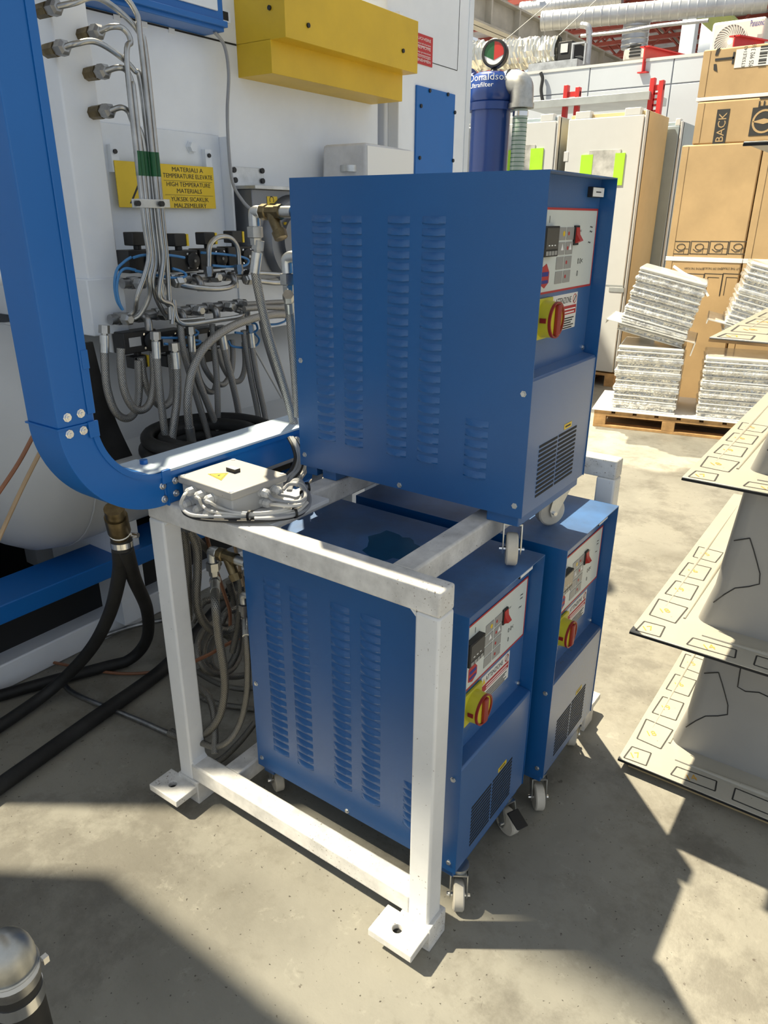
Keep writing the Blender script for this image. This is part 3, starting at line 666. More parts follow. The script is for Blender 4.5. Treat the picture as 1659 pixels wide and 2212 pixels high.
# white pillar right of the wall and blue screwed panel
o_('pillar', MB().box((XW,P(838,250,x=XW).y,1.3),(XW+.06,P(868,250,x=XW+.06).y,2.5)), 'press_white', bevel=.004)
a = P(901,183,x=XW+.01); b = P(984,203,x=XW+.01)
bp = o_('blue_panel', MB().box((XW,a.y,1.3),(XW+.010,b.y,a.z-.0)), 'duct_blue', bevel=.002)
for (u,v) in ((928,196),(967,204),(909,229),(982,243),(906,341),(978,347)):
    q = P(u,v,x=XW+.01); o_('bolt', MB().cyl(q,q+Vector((.006,0,0)),.009,8), 'black', bp)
zz = P(930,134,x=XW).z
o_('panel_seam', MB().box((XW,2.3,zz-.003),(XW+.0012,2.70,zz)), 'dark'); o_('panel_seam', MB().box((XW,2.70,zz),(XW+.0012,2.703,2.7)), 'dark')
o_('corner_edge', MB().box((XW,2.80,1.0),(XW+.004,2.845,2.75)), 'press_white2')
# mounting plate and grey fan housing on the wall
a = P(499,359,x=XW+.01); b = P(571,405,x=XW+.01)
mp = o_('mounting_plate', MB().box((XW,a.y,b.z),(XW+.010,P(570,370,x=XW+.01).y,a.z)), 'galv', bevel=.001)
for (u,v) in ((504,367),(507,389),(565,369),(566,391)):
    q = P(u,v,x=XW+.01); o_('bolt', MB().cyl(q,q+Vector((.008,0,0)),.010,8), 'black', mp)
hz = b.z
hs = o_('fan_housing', MB().box((XW,a.y-.01,1.42),(XW+.12,2.30,hz-.012)), 'mold_grey', bevel=.003)
o_('housing_flange', MB().box((XW,a.y-.02,hz-.012),(XW+.15,2.32,hz)), 'galv', hs, bevel=.001)
q = P(632,520,x=XW+.12); o_('fan_disc', MB().rev(q,q+Vector((.03,0,0)),[(0,.17),(.5,.165),(1,.15)],40), 'mold_grey', hs); o_('fan_boss', MB().cyl(q+Vector((.03,0,0)),q+Vector((.05,0,0)),.10,32), 'mold_grey', hs)
a = P(577,424,x=XW+.122); b = P(600,447,x=XW+.122)
yt = o_('yellow_plate', MB().box((XW+.12,a.y,b.z),(XW+.122,b.y,a.z)), 'sign_yellow', hs)
o_('ce_mark', text_mb('CE', .035, ((XW+.1226),a.y+.012,(a.z+b.z)/2), (0,0,-1),(0,1,0)), 'print_black', hs, smooth=0)
a = P(617,480,x=XW+.16); b = P(640,540,x=XW+.16); o_('yellow_guard_plate', MB().box((XW+.12,a.y,b.z),(XW+.16,b.y,a.z)), 'yellow', hs)
o_('filler_cap', MB().cyl(P(758,372,x=-1.42),P(758,358,x=-1.42),.045,24).cyl(P(758,360,x=-1.42),P(758,345,x=-1.42),.010,10), 'zinc')
# base: tank, blue side beam, white sole beam
tk = thing('white_tank', 'large white horizontal tank with domed end under the press', 'tank', (-2.02,1.2,.45))
n = 40; prof = [(0,.02),(.012,.17),(.03,.28),(.055,.36),(.085,.41),(.12,.43),(1,.43)]
obj('tank_shell', MB().rev((-2.02,-.02,.86),(-2.02,2.6,.86),prof,n), M['tank'], tk, smooth=50)
obj('weld_seam', MB().rev((-2.02,.30,.86),(-2.02,.308,.86),[(0,.431),(.5,.434),(1,.431)],n,cap=False), M['tank'], tk)
for y in (.45,2.0): obj('saddle', MB().box((-2.25,y,.06),(-1.78,y+.12,.50)), M['press_white2'], tk)
xbm = -1.74
zt0 = P(0,1310,x=xbm).z; zb0 = P(0,1352,x=xbm).z
sb = thing('sole_frame', 'white and blue floor frame running beneath the press', 'machine base', (-1.85,1,0))
obj('blue_beam', MB().box((-1.95,-.6,zb0),(xbm,2.9,zt0)), M['duct_blue'], sb, bevel=.004)
obj('white_beam', MB().box((-2.04,-.6,0),(-1.84,2.9,.105)), M['press_white'], sb, bevel=.006)
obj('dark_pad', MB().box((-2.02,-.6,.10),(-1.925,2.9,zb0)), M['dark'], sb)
obj('dark_shade_panel', MB().box((-2.75,-.6,0),(-2.6,2.9,1.35)), M['dark'], sb)  # dark panel added behind the tank to stand in for shade
for y in (.5,2.4): obj('upright', MB().box((-2.9,y,.1),(-2.5,y+.3,1.35)), M['press_white'], pr)
# black rubber curtain edge left of the hoses
cur = spline([P(188,740,x=-1.42),P(206,830,x=-1.42),P(232,920,x=-1.42),P(275,1020,x=-1.42)],6)
mb = MB()
for i,p in enumerate(cur):
    wv = .020+.028*i/len(cur)
    for dy,dx in ((-wv,0),(wv,0),(wv,-.012),(-wv,-.012)): mb.v.append(p+Vector((dx,dy,0)))
for i in range(len(cur)-1):
    for k in range(4): kk=(k+1)%4; mb.f.append((i*4+k,i*4+kk,(i+1)*4+kk,(i+1)*4+k))
mb.f += [(3,2,1,0),tuple(len(mb.v)-4+k for k in range(4))]
tag(obj('rubber_flap', mb, M['rubber']), 'black rubber flap hanging beside the braided hoses', 'rubber flap')
# black hose coil on a shelf behind the duct
sh = obj('shelf_plate', MB().box((-1.60,.25,.885),(-1.02,1.5,.900)), M['tank'], pr)
hq = P(455,958,z=.93)
hc = thing('hose_coil', 'coiled black rubber hose lying behind the blue duct', 'hose', (hq.x,hq.y,.90))
for i,(rr,z) in enumerate(((.215,.925),(.205,.965),(.155,.922),(.150,.958))):
    pts = [Vector((hq.x+rr*math.cos(t*math.pi/16), hq.y+rr*math.sin(t*math.pi/16), z)) for t in range(33)]
    obj('coil_turn', MB().tube(pts,.022,10), M['rubber'], hc)

# ---------------------------------------------------------------- warning signs
def sign_plate(name, label, cat, tl, br, x, m):
    a = P(*tl,x=x); b = P(*br,x=x)
    t = thing(name, label, cat, (x,(a.y+b.y)/2,b.z))
    obj('plate', MB().box((x-.003,a.y,b.z),(x,b.y,a.z)), M[m], t, bevel=.001)
    return t, a, b
xs = XW+.030
ws, a, b = sign_plate('warning_sign','yellow high temperature warning sign in three languages','sign',(246,346),(467,451),xs,'sign_yellow')
H_ = a.z-b.z; W_ = b.y-a.y
rt = a.y+W_*.715
for k,tx,wd in ((0,'MATERIALI A',.33),(1,'TEMPERATURE ELEVATE',.53),(2,'HIGH TEMPERATURE',.47),(3,'MATERIALS',.27),(4,'YÜKSEK SICAKLIK',.41),(5,'MALZEMELERÝ',.35)):
    z = a.z - H_*(.155+.148*k+.045*(k//2))
    obj('lettering', text_mb(tx, H_*.145, (xs+.0008,rt,z), (0,1,0),(0,0,1), width=W_*wd), M['print_black'], ws, smooth=0)
for f in (.365,.69): obj('divider_line', MB().box((xs,rt-W_*.26,a.z-H_*f-.001),(xs+.0006,rt+W_*.26,a.z-H_*f)), M['print_black'], ws)
t0 = [Vector((xs,a.y+W_*.10,b.z+H_*.09)),Vector((xs,a.y+W_*.44,b.z+H_*.09)),Vector((xs,a.y+W_*.27,b.z+H_*.86))]; cc = sum(t0,Vector())/3
for i in range(3):
    p_,q_ = t0[i],t0[(i+1)%3]
    obj('triangle_edge', MB().prism([p_,q_,q_.lerp(cc,.16),p_.lerp(cc,.16)],(.0006,0,0)), M['print_black'], ws)
for k in range(3):
    yb_ = a.y+W_*(.20+.05*k)+.012
    obj('heat_wave', MB().tube(spline([(xs+.0005,yb_,b.z+H_*.2),(xs+.0005,yb_+.01,b.z+H_*.32),(xs+.0005,yb_-.006,b.z+H_*.42),(xs+.0005,yb_+.004,b.z+H_*.52)],4),.0018,5), M['print_black'], ws)
for (u,v) in ((249,327),(452,336)):
    q = P(u,v,x=xs); obj('hanger', MB().box((XW+.006,q.y-.014,q.z-.06),(xs-.0035,q.y+.014,q.z+.02)), M['press_white2'], ws); obj('screw', MB().cyl(q-Vector((.004,0,0)),q+Vector((.003,0,0)),.007,8), M['black'], ws)
rs, a, b = sign_plate('safety_notice','red safety notice with white lettering behind the yellow guard','sign',(880,62),(934,146),XW+.004,'red_frame')
H_ = a.z-b.z
for k,(tx,wd,sz) in enumerate((('RIMUOVERE',.17,.14),('le protezioni di sicurezza',.17,.09),('REMOVE',.12,.14),('the safety protection',.17,.09),('Schutzvorrichtungen',.17,.09),('ABNEHMEN',.14,.14))):
    obj('lettering', text_mb(tx, H_*sz, (XW+.0048,b.y-.02,a.z-H_*(.20+.142*k)), (0,1,0),(0,0,1), width=wd, align='RIGHT'), M['print_white'], rs, smooth=0)
for f in (.40,.70): obj('divider_line', MB().box((XW+.004,a.y+.02,a.z-H_*f),(XW+.0046,b.y-.02,a.z-H_*f+.002)), M['print_white'], rs)

# ---------------------------------------------------------------- steel pipes dropping from the column
XP = -1.33
def fitting(parent, q, s=1.0, L=.085):
    obj('brass_nut', MB().rev(q-Vector((.115,0,0)), q-Vector((.055,0,0)), [(0,.013),(.15,.013),(.15,.018),(1,.019)], 8), M['brass'], parent, smooth=25)
    obj('steel_nut', MB().rev(q-Vector((.058,0,0)), q-Vector((.015,0,0)), [(0,.0175),(.35,.0175),(.35,.021),(.85,.020),(1,.012)], 6), M['steel_dark'], parent, smooth=25)
spec = [ # fitting px, knee px list
 ((133,12),[(160,6),(205,-6),(252,20),(300,70),(318,130)],344,'topmost steel pipe arching over the pipe bundle'),
 ((225,66),[(240,58),(266,62),(282,90),(292,150)],303,'steel pipe from the second fitting on the column'),
 ((150,100),[(165,94),(205,90),(250,115),(288,150),(303,170)],328,'steel pipe from the third fitting reaching left'),
 ((238,152),[(255,146),(272,152),(284,176),(290,200)],311,'steel pipe from the fourth fitting on the column'),
 ((248,238),[(262,232),(278,242),(286,262),(292,290)],319,'steel pipe from the lowest fitting on the column'),
 ((100,-40),[(160,-60),(230,-40),(290,20),(310,110)],336,'steel pipe entering the bundle from above the picture')]
pipes = []
ybase = {}
for i,((fu,fv),kn,ub,lab) in enumerate(spec):
    t = None
    root = None
    pts = []
    q = P(fu,fv,x=-1.345)
    # vertical run: px column position at v=430
    vx = XP+.013*(i%2); vy = P(ub,400,x=vx).y
    run_top = P(kn[-1][0],kn[-1][1],x=XP)
    body = [q-Vector((.02,0,0))]+[P(u,v,x=-1.345+ (vx+1.345)*(k+1)/len(kn)) for k,(u,v) in enumerate(kn[:-1])]
    body.append(Vector((vx,vy,min(run_top.z,body[-1].z-.05))))
    ends = {0:[(368,690,0)],1:[(296,640,-.01),(290,672,-.04),(262,692,-.07)],2:[(352,640,0),(372,668,0),(372,690,0)],3:[(322,600,0),(322,640,-.02),(300,682,-.05),(268,694,-.07)],4:[(330,610,0),(345,660,-.02),(375,690,-.03),(440,688,-.02)],5:[(344,640,0),(372,660,-.01),(372,700,-.01)]}[i]
    tail = [Vector((vx,vy,P(ub+8,480,x=vx).z)),Vector((vx,vy,P(ub+18,560,x=vx).z))]+[P(u,v,x=vx+d) for u,v,d in ends]
    full = spline(body+tail,7)
    root = thing('steel_pipe', lab, 'pipe', tuple(full[-1]), group='steel pipes bundled on the press')
    obj('tube', MB().tube(full,.0078,12), M['steel'], root, smooth=60)
    fitting(root, q)
    # green tape ring
    if i < 6:
        z0 = P(310,380,x=vx).z; z1 = P(310,327,x=vx).z
        obj('green_tape', MB().cyl((vx,vy,z0),(vx,vy,z1),.0088,12), M['green_tape'], root)
    pipes.append((vx,vy))
cl = thing('pipe_clamp', 'flat steel bar clamp holding the pipe bundle', 'clamp', tuple(P(325,440,x=XP)))
zc = P(325,440,x=XP+.02).z; ya = P(283,436,x=XP+.022).y; yb = P(352,450,x=XP+.022).y
obj('front_bar', MB().box((XP+.024,ya,zc-.012),(XP+.032,yb,zc+.012)), M['zinc'], cl, bevel=.001)
obj('rear_bar', MB().box((XP-.020,ya+.05,zc-.010),(XP-.010,yb+.055,zc+.014)), M['zinc'], cl, bevel=.001)
for y in (ya+.012, yb-.015): obj('cap_screw', MB().cyl((XP+.032,y,zc),(XP+.042,y,zc),.008,10), M['black'], cl)
# thin grey conduit on the wall
cable('conduit','thin grey conduit hanging down the white press wall',[P(463,68,x=-1.52),P(485,100,x=-1.54),P(494,160,x=-1.54),P(491,240,x=-1.54),P(494,320,x=-1.54),P(503,395,x=-1.5),P(525,435,x=-1.46),P(545,455,x=-1.44)],.006,'cable',cat='conduit')

# ---------------------------------------------------------------- valve manifold and actuators
def D(a,b,x): return P(140+a/3.072, 440+b/3.072, x=x)
XV = -1.42
def actuator(a, b, lab, s=1.0, up=True, cap=True):
    q = D(a,b,XV); t = thing('valve_actuator', lab, 'actuator', tuple(q-Vector((0,0,.03))), group='black valve actuators on the press')
    obj('actuator_body', MB().box(q-Vector((.035,.062*s,.036)), q+Vector((.025,.054*s,.032))), M['black'], t, bevel=.003)
    e = q+Vector((.025,.028*s,-.002)); obj('end_disc', MB().rev(e,e+Vector((.010,0,0)),[(0,.026),(.8,.026),(1,.020)],20), M['black'], t); obj('disc_screw', MB().cyl(e+Vector((.010,0,0)),e+Vector((.015,0,0)),.005,8), M['steel'], t)
    for dy in (.008,.044):
        for dz in (-.024,.020):
            p = q+Vector((.025,dy*s,dz)); obj('screw', MB().cyl(p,p+Vector((.003,0,0)),.004,8), M['chrome'], t)
    sg = 1 if up else -1
    k0 = q+Vector((0,-.005,.032 if up else -.036)); obj('neck', MB().cyl(k0,k0+Vector((0,0,.012*sg)),.012,12), M['black'], t)
    kk = k0+Vector((0,0,.012*sg)); obj('indicator_knob', MB().box(kk+Vector((-.025,-.030,0)), kk+Vector((.022,.018,.040*sg))), M['black'], t, bevel=.003)
    if cap: obj('yellow_cap', MB().box(kk+Vector((-.024,.0185,.001*sg)), kk+Vector((.023,.027,.038*sg))), M['sign_yellow'], t)
    if not up: obj('rating_label', MB().box(q+Vector((.0252,-.045*s,-.014)), q+Vector((.0258,-.004,.014))), M['grey'], t)
actuator(500,375,'black valve actuator behind the left side of the pipe bundle')
actuator(770,375,'black valve actuator just right of the pipe bundle')
actuator(960,360,'black valve actuator under the steel U-bend pipe')
actuator(1140,345,'black valve actuator at the right end of the upper row')
actuator(480,905,'black valve actuator with rating label at the lower left',1.1,False)
actuator(690,900,'black valve actuator hanging behind the lower hoses',1.0,False)
actuator(920,880,'black valve actuator at the right of the lower row',1.0,False)
def valve_line(b, a0, a1, lab, step=110):
    q0 = D(a0,b,XV+.01); q1 = D(a1,b-(a1-a0)*.06,XV+.01); q1.z = q0.z
    t = thing('valve_block', lab, 'manifold', tuple(q0))
    obj('manifold_pipe', MB().cyl(q0,q1,.016,14), M['steel_dark'], t)
    n = int((a1-a0)/step); 
    for k in range(n):
        f = (k+.5)/n; c = q0.lerp(q1,f); d = (q1-q0).normalized()
        obj('hex_collar', MB().rev(c-d*.014,c+d*.014,[(0,.021),(1,.021)],6), M['steel_dark'], t, smooth=25)
        if k%2 == 0:
            obj('branch_port', MB().rev(c,c+Vector((.055,0,0)),[(0,.014),(.45,.014),(.45,.019),(.9,.018),(1,.012)],6), M['steel'], t, smooth=25)
        else:
            obj('branch_elbow', MB().tube(spline([c,c+Vector((.03,0,0)),c+Vector((.042,0,-.015)),c+Vector((.042,0,-.04))],4),.013,10), M['steel_dark'], t)
    return t
valve_line(530,380,1230,'upper steel valve manifold along the press wall')
valve_line(770,300,1200,'lower steel valve manifold along the press wall')
# feed-through box behind the manifolds
o_('manifold_backing', MB().box((XW,.41,1.22),(XW+.05,1.55,1.50)), 'press_white', bevel=.003)
def rigid(name, lab, pts, r=.009, m='steel', nuts=()):
    t = thing(name, lab, 'pipe', tuple(pts[-1]))
    sp = spline(pts,8); obj('tube', MB().tube(sp,r,12), M[m], t, smooth=60)
    for i,(k,d) in enumerate(nuts):
        q = Vector(pts[k]); d = Vector(d); obj('union_nut', MB().rev(q-d*.006,q+d*.026,[(0,r*1.5),(.3,r*1.5),(.3,r*1.95),(1,r*1.9)],6), M['steel'], t, smooth=25)
    return t
x = XV+.075
rigid('bent_pipe','steel pipe bent into an upright U above the valves',[D(955,470,x),D(955,380,x),D(962,280,x),D(1000,232,x),D(1050,218,x),D(1105,232,x),D(1145,290,x),D(1155,380,x),D(1155,455,x)],.0085,nuts=((0,(0,0,1)),(8,(0,0,1))))
rigid('bent_pipe','steel pipe curving level across the valves',[D(730,525,x),D(800,545,x+.01),D(900,560,x+.02),D(1010,565,x+.02),D(1095,552,x+.01),D(1125,525,x-.02)],.0095,nuts=((0,(0,1,0)),))
rigid('bent_pipe','steel pipe with square bends below the valves',[D(720,640,x),D(735,740,x+.01),D(765,790,x+.015),D(830,800,x+.02),D(1000,775,x+.02),D(1150,752,x+.02),D(1180,725,x),D(1130,705,x-.03)],.0085)
rigid('bent_pipe','steel pipe running right from the valves behind the hose',[D(1200,505,x),D(1300,515,x),D(1400,525,x),D(1500,520,x)],.0100,nuts=((0,(0,1,0)),))
rigid('bent_pipe','upper steel pipe with blue tape going right',[D(1230,470,x-.03),D(1300,462,x-.03),D(1400,468,x-.03),D(1500,474,x-.03)],.0080)
# blue pneumatic tubes
for i,(lab,px) in enumerate((
 ('blue air tube looping down the left of the column foot',[(440,355),(395,385),(345,440),(330,540),(345,640),(378,700)]),
 ('second blue air tube beside the column foot',[(470,440),(400,430),(360,470),(345,560),(360,650),(385,705)]),
 ('blue air tube between the first two actuators',[(455,358),(520,342),(640,340),(720,345),(795,358)]),
 ('blue air tube sagging across the upper valves',[(470,445),(560,465),(700,490),(770,492),(805,475),(780,450),(715,430)]),
 ('blue air tube looping at the right actuator',[(905,325),(1050,335),(1180,355),(1220,380),(1190,412),(1080,418),(980,410)]),
 ('blue air tube looping below the lower actuators',[(640,890),(760,890),(850,880),(885,855),(850,830)]),
 ('lower blue air tube among the hoses',[(660,930),(780,940),(870,935),(900,915),(860,905)]),
 ('blue air tube coiled at the right of the hoses',[(1130,855),(1220,862),(1275,840),(1270,800),(1240,790)]),
 ('blue air tube hanging at the lower right of the hoses',[(1085,910),(1110,945),(1200,955),(1270,940),(1290,900),(1260,860)]),
 ('blue air tube passing behind the large hose',[(1300,800),(1400,800),(1460,780),(1470,760)]))):
    cable('air_tube',lab,[D(a,b,XV+.055+.006*(i%4)) for a,b in px],.0042,'pneu','blue air tubes among the valves',cat='tube')

# ---------------------------------------------------------------- braided hoses below the valves
def hose(lab, pts, r=.0125, m=None, ends=(True,False), group='braided hoses below the press valves', name='braided_hose', sub=8):
    if m is None: m = 'braid_dark' if group and 'stand' in group else 'braid'
    pts = [Vector(p) for p in pts]
    for p in pts: p.z = max(p.z, r+.001)
    t = thing(name, lab, 'hose', tuple(pts[-1]), group=group)
    sp = spline(pts,sub)
    for p in sp: p.z = max(p.z, r+.001)
    obj('hose_tube', MB().tube(sp,r,12,uvs=1/(r*6.28)), M[m], t, smooth=80)
    if ends[0]:
        d = (sp[0]-sp[2]).normalized(); a = sp[0]; 
        obj('crimp_sleeve', MB().rev(a-d*.040,a+d*.012,[(0,r*1.12),(1,r*1.12)],14), M['zinc'], t)
        obj('swivel_nut', MB().rev(a+d*.012,a+d*.042,[(0,r*.8),(.2,r*.8),(.2,r*1.35),(1,r*1.3)],6), M['steel'], t, smooth=25)
    if ends[1]:
        d = (sp[-1]-sp[-3]).normalized(); a = sp[-1]
        obj('crimp_sleeve', MB().rev(a-d*.040,a+d*.012,[(0,r*1.12),(1,r*1.12)],14), M['zinc'], t)
    return t
X0 = XV+.04
hz = lambda px, dx=0.0, r=.0115: [D(a,b,X0+dx) for a,b in px]
hose('leftmost braided hose hanging in a U', hz([(262,900),(265,1050),(280,1220),(330,1370),(400,1425),(460,1390),(490,1270),(488,1040)],.00))
hose('second braided hose hanging in a U', hz([(372,960),(372,1080),(395,1240),(450,1350),(510,1370),(565,1320),(590,1180),(585,990)],.03), ends=(False,False))
hose('third braided hose hanging in a U', hz([(505,1020),(530,1180),(590,1300),(650,1345),(705,1300),(720,1200),(705,1000)],.0), ends=(False,False))
hose('braided hose hanging from the left elbow fitting', hz([(605,940),(612,1060),(630,1250),(655,1450),(682,1640)],.07), .0125)
hose('braided hose under the pipe bundle', hz([(732,1010),(745,1150),(745,1300),(725,1450),(700,1640)],.085), .0135)
hose('large braided hose arching over to the right', [D(1500,735,X0+.05),D(1380,738,X0+.06),D(1250,762,X0+.08),D(1080,830,X0+.10),D(930,950,X0+.11),D(845,1110,X0+.115),D(815,1300,X0+.12),D(822,1440,X0+.12),D(838,1560,X0+.12)], .0140, ends=(False,True))
hose('braided hose swinging right behind the arch', hz([(765,800),(785,960),(830,1130),(890,1330),(960,1560)],.04), .0115, ends=(False,False))
hose('braided hose below the second lower elbow', hz([(838,900),(850,1020),(890,1180),(960,1360),(1040,1560)],.05), .0120)
hose('straight braided hose in the middle of the row', hz([(978,800),(990,960),(1008,1150),(1015,1350),(1020,1560)],.03), .0110, ends=(False,False))
hose('braided hose right of the middle', hz([(1045,890),(1070,1020),(1110,1180),(1145,1340),(1170,1520)],.05), .0120)
hose('braided hose near the right end of the row', hz([(1185,840),(1205,980),(1235,1160),(1270,1330),(1300,1500)],.03), .0110, ends=(False,False))
hose('rightmost braided hose of the row', hz([(1235,880),(1250,1000),(1280,1180),(1315,1340),(1345,1500)],.045), .0110)
hose('short braided hose bowing under the middle', hz([(905,1000),(930,1090),(985,1170),(1050,1200),(1100,1130),(1115,1030),(1110,900)],.0), .0105, ends=(False,False))
hose('short braided hose bowing under the right end', hz([(1010,960),(1050,1080),(1110,1170),(1165,1170),(1195,1080),(1190,920)],-.01), .0105, ends=(False,False))
hose('short braided hose sagging at the left middle', hz([(870,1080),(900,1180),(945,1240),(990,1240),(1010,1150)],-.02), .0105, ends=(False,False))
hose('slim braided hose slanting down to the right', hz([(1305,780),(1340,930),(1400,1120),(1470,1300),(1510,1420)],.06), .0105, ends=(False,False))
hose('upper level braided hose going right', hz([(1200,668),(1300,662),(1400,655),(1510,650)],.03), .0095, ends=(False,False))
hose('lower level braided hose going right', hz([(1190,700),(1300,690),(1400,690),(1510,690)],.05), .0105, ends=(False,False))
cable('white_tube','thin white tube slanting behind the hoses',[D(1255,960,-1.45),D(1350,1130,-1.45),D(1440,1290,-1.45)],.004,'cable_white',cat='tube')
# hoses of the raised unit
hose('thick braided hose dropping from the raised unit strainer', [E1-Vector((0,0,.035)),P(552,590,x=-.83),P(565,660,x=-.85),P(585,740,x=-.86),P(612,830,x=-.86),P(634,910,x=-.84),P(640,960,x=-.80)], .0125, group='braided hoses of the raised unit')
hose('braided hose dropping from the lower port of the raised unit', [E1b-Vector((0,0,.03)),P(627,690,x=-.77),P(636,800,x=-.77),P(644,900,x=-.77)], .0115, group='braided hoses of the raised unit')
# hoses of the unit inside the stand
def Cc(a,b,x): return P(380+a/4.096, 1120+b/4.096, x=x)
hose('braided hose looping down from the strainer in the stand', [E2-Vector((0,0,.035)),Cc(350,760,-.735),Cc(378,1040,-.74),Cc(420,1300,-.745),Cc(432,1500,-.76),Cc(395,1720,-.78),Cc(310,1860,-.81),Cc(200,1930,-.87),Cc(60,1940,-.94),Cc(-60,1900,-1.0)], .0120, group='braided hoses inside the stand')
hose('braided hose looping down beside the lower unit', [E2b-Vector((0,0,.03)),Cc(622,1050,-.69),Cc(635,1300,-.69),Cc(625,1560,-.70),Cc(570,1800,-.72),Cc(470,1960,-.74),Cc(350,2020,-.78),Cc(240,1990,-.83),Cc(100,1940,-.92),Cc(-40,1880,-1.0)], .0095, group='braided hoses inside the stand')
hose('braided hose hooking behind the left post', [Cc(120,100,-.86),Cc(185,260,-.86),Cc(190,480,-.86),Cc(180,680,-.86),Cc(210,850,-.86),Cc(300,970,-.86),Cc(430,1000,-.86),Cc(590,940,-.84)], .0125, ends=(False,False), group='braided hoses inside the stand')
hose('braided hose close behind the left post', [Cc(70,100,-.90),Cc(95,300,-.90),Cc(110,560,-.90),Cc(110,900,-.90)], .0115, ends=(False,False), group='braided hoses inside the stand')
hose('braided hose slanting behind the brass strainer', [Cc(110,110,-.92),Cc(200,200,-.93),Cc(290,290,-.95),Cc(380,400,-1.0)], .0105, ends=(False,False), group='braided hoses inside the stand')
hose('braided hose arching at mid height in the stand', [Cc(400,930,-.95),Cc(450,840,-.95),Cc(540,800,-.95),Cc(640,810,-.93)], .0115, ends=(False,False), group='braided hoses inside the stand')
for i,(cx_,cy_,ra,rb,lab) in enumerate(((380,1150,190,230,'largest coil of braided hose on the floor in the stand'),(390,1180,150,200,'middle coil of braided hose on the floor in the stand'),(410,1200,110,170,'smallest coil of braided hose on the floor in the stand'))):
    pts = [Cc(cx_+ra*math.cos(t*math.pi/8), cy_-rb*math.sin(t*math.pi/8), -1.02-.03*i-.05*math.sin(t*math.pi/8)) for t in range(-1,16)]
    hose(lab, pts, .0105, ends=(False,False), group='braided hose coils in the stand', sub=5)
hose('braided hose rising from the floor right of the left post', [Cc(200,1480,-.90),Cc(290,1580,-.86),Cc(335,1720,-.83),Cc(345,1900,-.80),Cc(345,2080,-.77)], .0105, ends=(False,False), group='braided hoses inside the stand')
hose('braided hose lying low across the stand opening', [P(420,1448,z=.02),P(470,1476,z=.02),P(520,1488,z=.02),P(560,1484,z=.02)], .0105, ends=(False,False), group='braided hoses inside the stand')
hose('second braided hose lying low across the stand opening', [P(420,1500,z=.012),P(470,1520,z=.012),P(550,1532,z=.012)], .0105, ends=(False,False), group='braided hoses inside the stand')
hose('braided hose emerging under the lower unit', [P(552,1560,z=.10),P(520,1600,z=.05),P(485,1635,z=.03),P(460,1650,z=.02)], .0105, ends=(False,False), group='braided hoses inside the stand')
hose('braided hose drooping behind the strainer hose', [Cc(470,560,-.99),Cc(520,760,-.99),Cc(560,980,-.98),Cc(540,1180,-.98),Cc(450,1330,-.99),Cc(330,1370,-1.0),Cc(200,1300,-1.0)], .0115, ends=(False,False), group='braided hoses inside the stand')
hose('braided hose bowing low at the back of the stand', [Cc(160,1130,-1.05),Cc(250,1280,-1.05),Cc(380,1380,-1.04),Cc(520,1400,-1.02),Cc(640,1380,-1.0)], .0115, ends=(False,False), group='braided hoses inside the stand')
hose('braided hose crossing at mid height behind the stand hoses', [Cc(140,920,-1.0),Cc(230,760,-1.0),Cc(300,720,-1.0),Cc(470,690,-1.0),Cc(620,640,-1.0)], .0115, ends=(False,False), group='braided hoses inside the stand')
hose('steep braided hose at the back corner of the lower unit', [Cc(560,470,-.80),Cc(575,640,-.80),Cc(560,820,-.82),Cc(540,1000,-.84),Cc(500,1180,-.86)], .0105, ends=(False,False), group='braided hoses inside the stand')
cable('brown_tube','brown tube slanting behind the brass strainer in the stand',[Cc(270,150,-.93),Cc(340,400,-.93),Cc(420,640,-.93),Cc(475,820,-.93),Cc(480,980,-.93)],.0058,'brown_tube',cat='tube')
cable('brown_tube','brown tube crossing low inside the stand',[Cc(150,1270,-.93),Cc(300,1200,-.92),Cc(420,1130,-.92),Cc(560,1060,-.90)],.0058,'brown_tube',cat='tube')
cable('tan_tube','pale tube dropping behind the brass strainer',[Cc(520,240,-.80),Cc(560,420,-.80),Cc(600,600,-.78)],.005,'tan_tube',cat='tube')

# ---------------------------------------------------------------- black rubber hoses on the floor
br = thing('hose_manifold', 'brass coupling with steel hose clamp under the blue duct', 'coupling', (-1.0,-.02,.80))
ba = P(246,1098,x=-.95); bb = P(262,1165,x=-.99)
obj('brass_body', MB().rev(ba,bb,[(0,.026),(.25,.026),(.25,.030),(.72,.030),(.78,.026),(1,.024)],20), M['brass'], br)
obj('white_ring', MB().rev(ba.lerp(bb,.74),ba.lerp(bb,.79),[(0,.028),(1,.028)],20), M['print_white'], br)
hc2 = bb+Vector((0,0,-.03)); obj('rubber_cuff', MB().cyl(bb+Vector((0,0,.01)),hc2,.028,20), M['rubber'], br)
obj('hose_clamp', MB().rev(bb+Vector((0,0,-.004)),bb+Vector((0,0,-.020)),[(0,.0295),(1,.0295)],24), M['chrome'], br); q = P(282,1158,x=-.96); obj('clamp_screw', MB().cyl(q-Vector((.012,0,0)),q+Vector((.02,.01,.004)),.007,10), M['chrome'], br)
def rub(lab, pts, r): 
    for p in pts: p.z = max(p.z, r+.001)
    o = obj('rubber_hose', MB().tube([Vector((p.x,p.y,max(p.z,r+.001))) for p in spline(pts,8)], r, 14), M['rubber'], smooth=80); tag(o, lab, 'hose', 'black rubber hoses on the floor')
C2 = lambda u,v,z: P(u,v,z=z)
rub('black rubber hose falling left from the brass coupling',[hc2+Vector((-.012,0,.01)),C2(258,1240,.66),C2(235,1330,.42),C2(190,1410,.20),C2(110,1490,.05),C2(0,1568,.024),C2(-60,1605,.024)],.022)
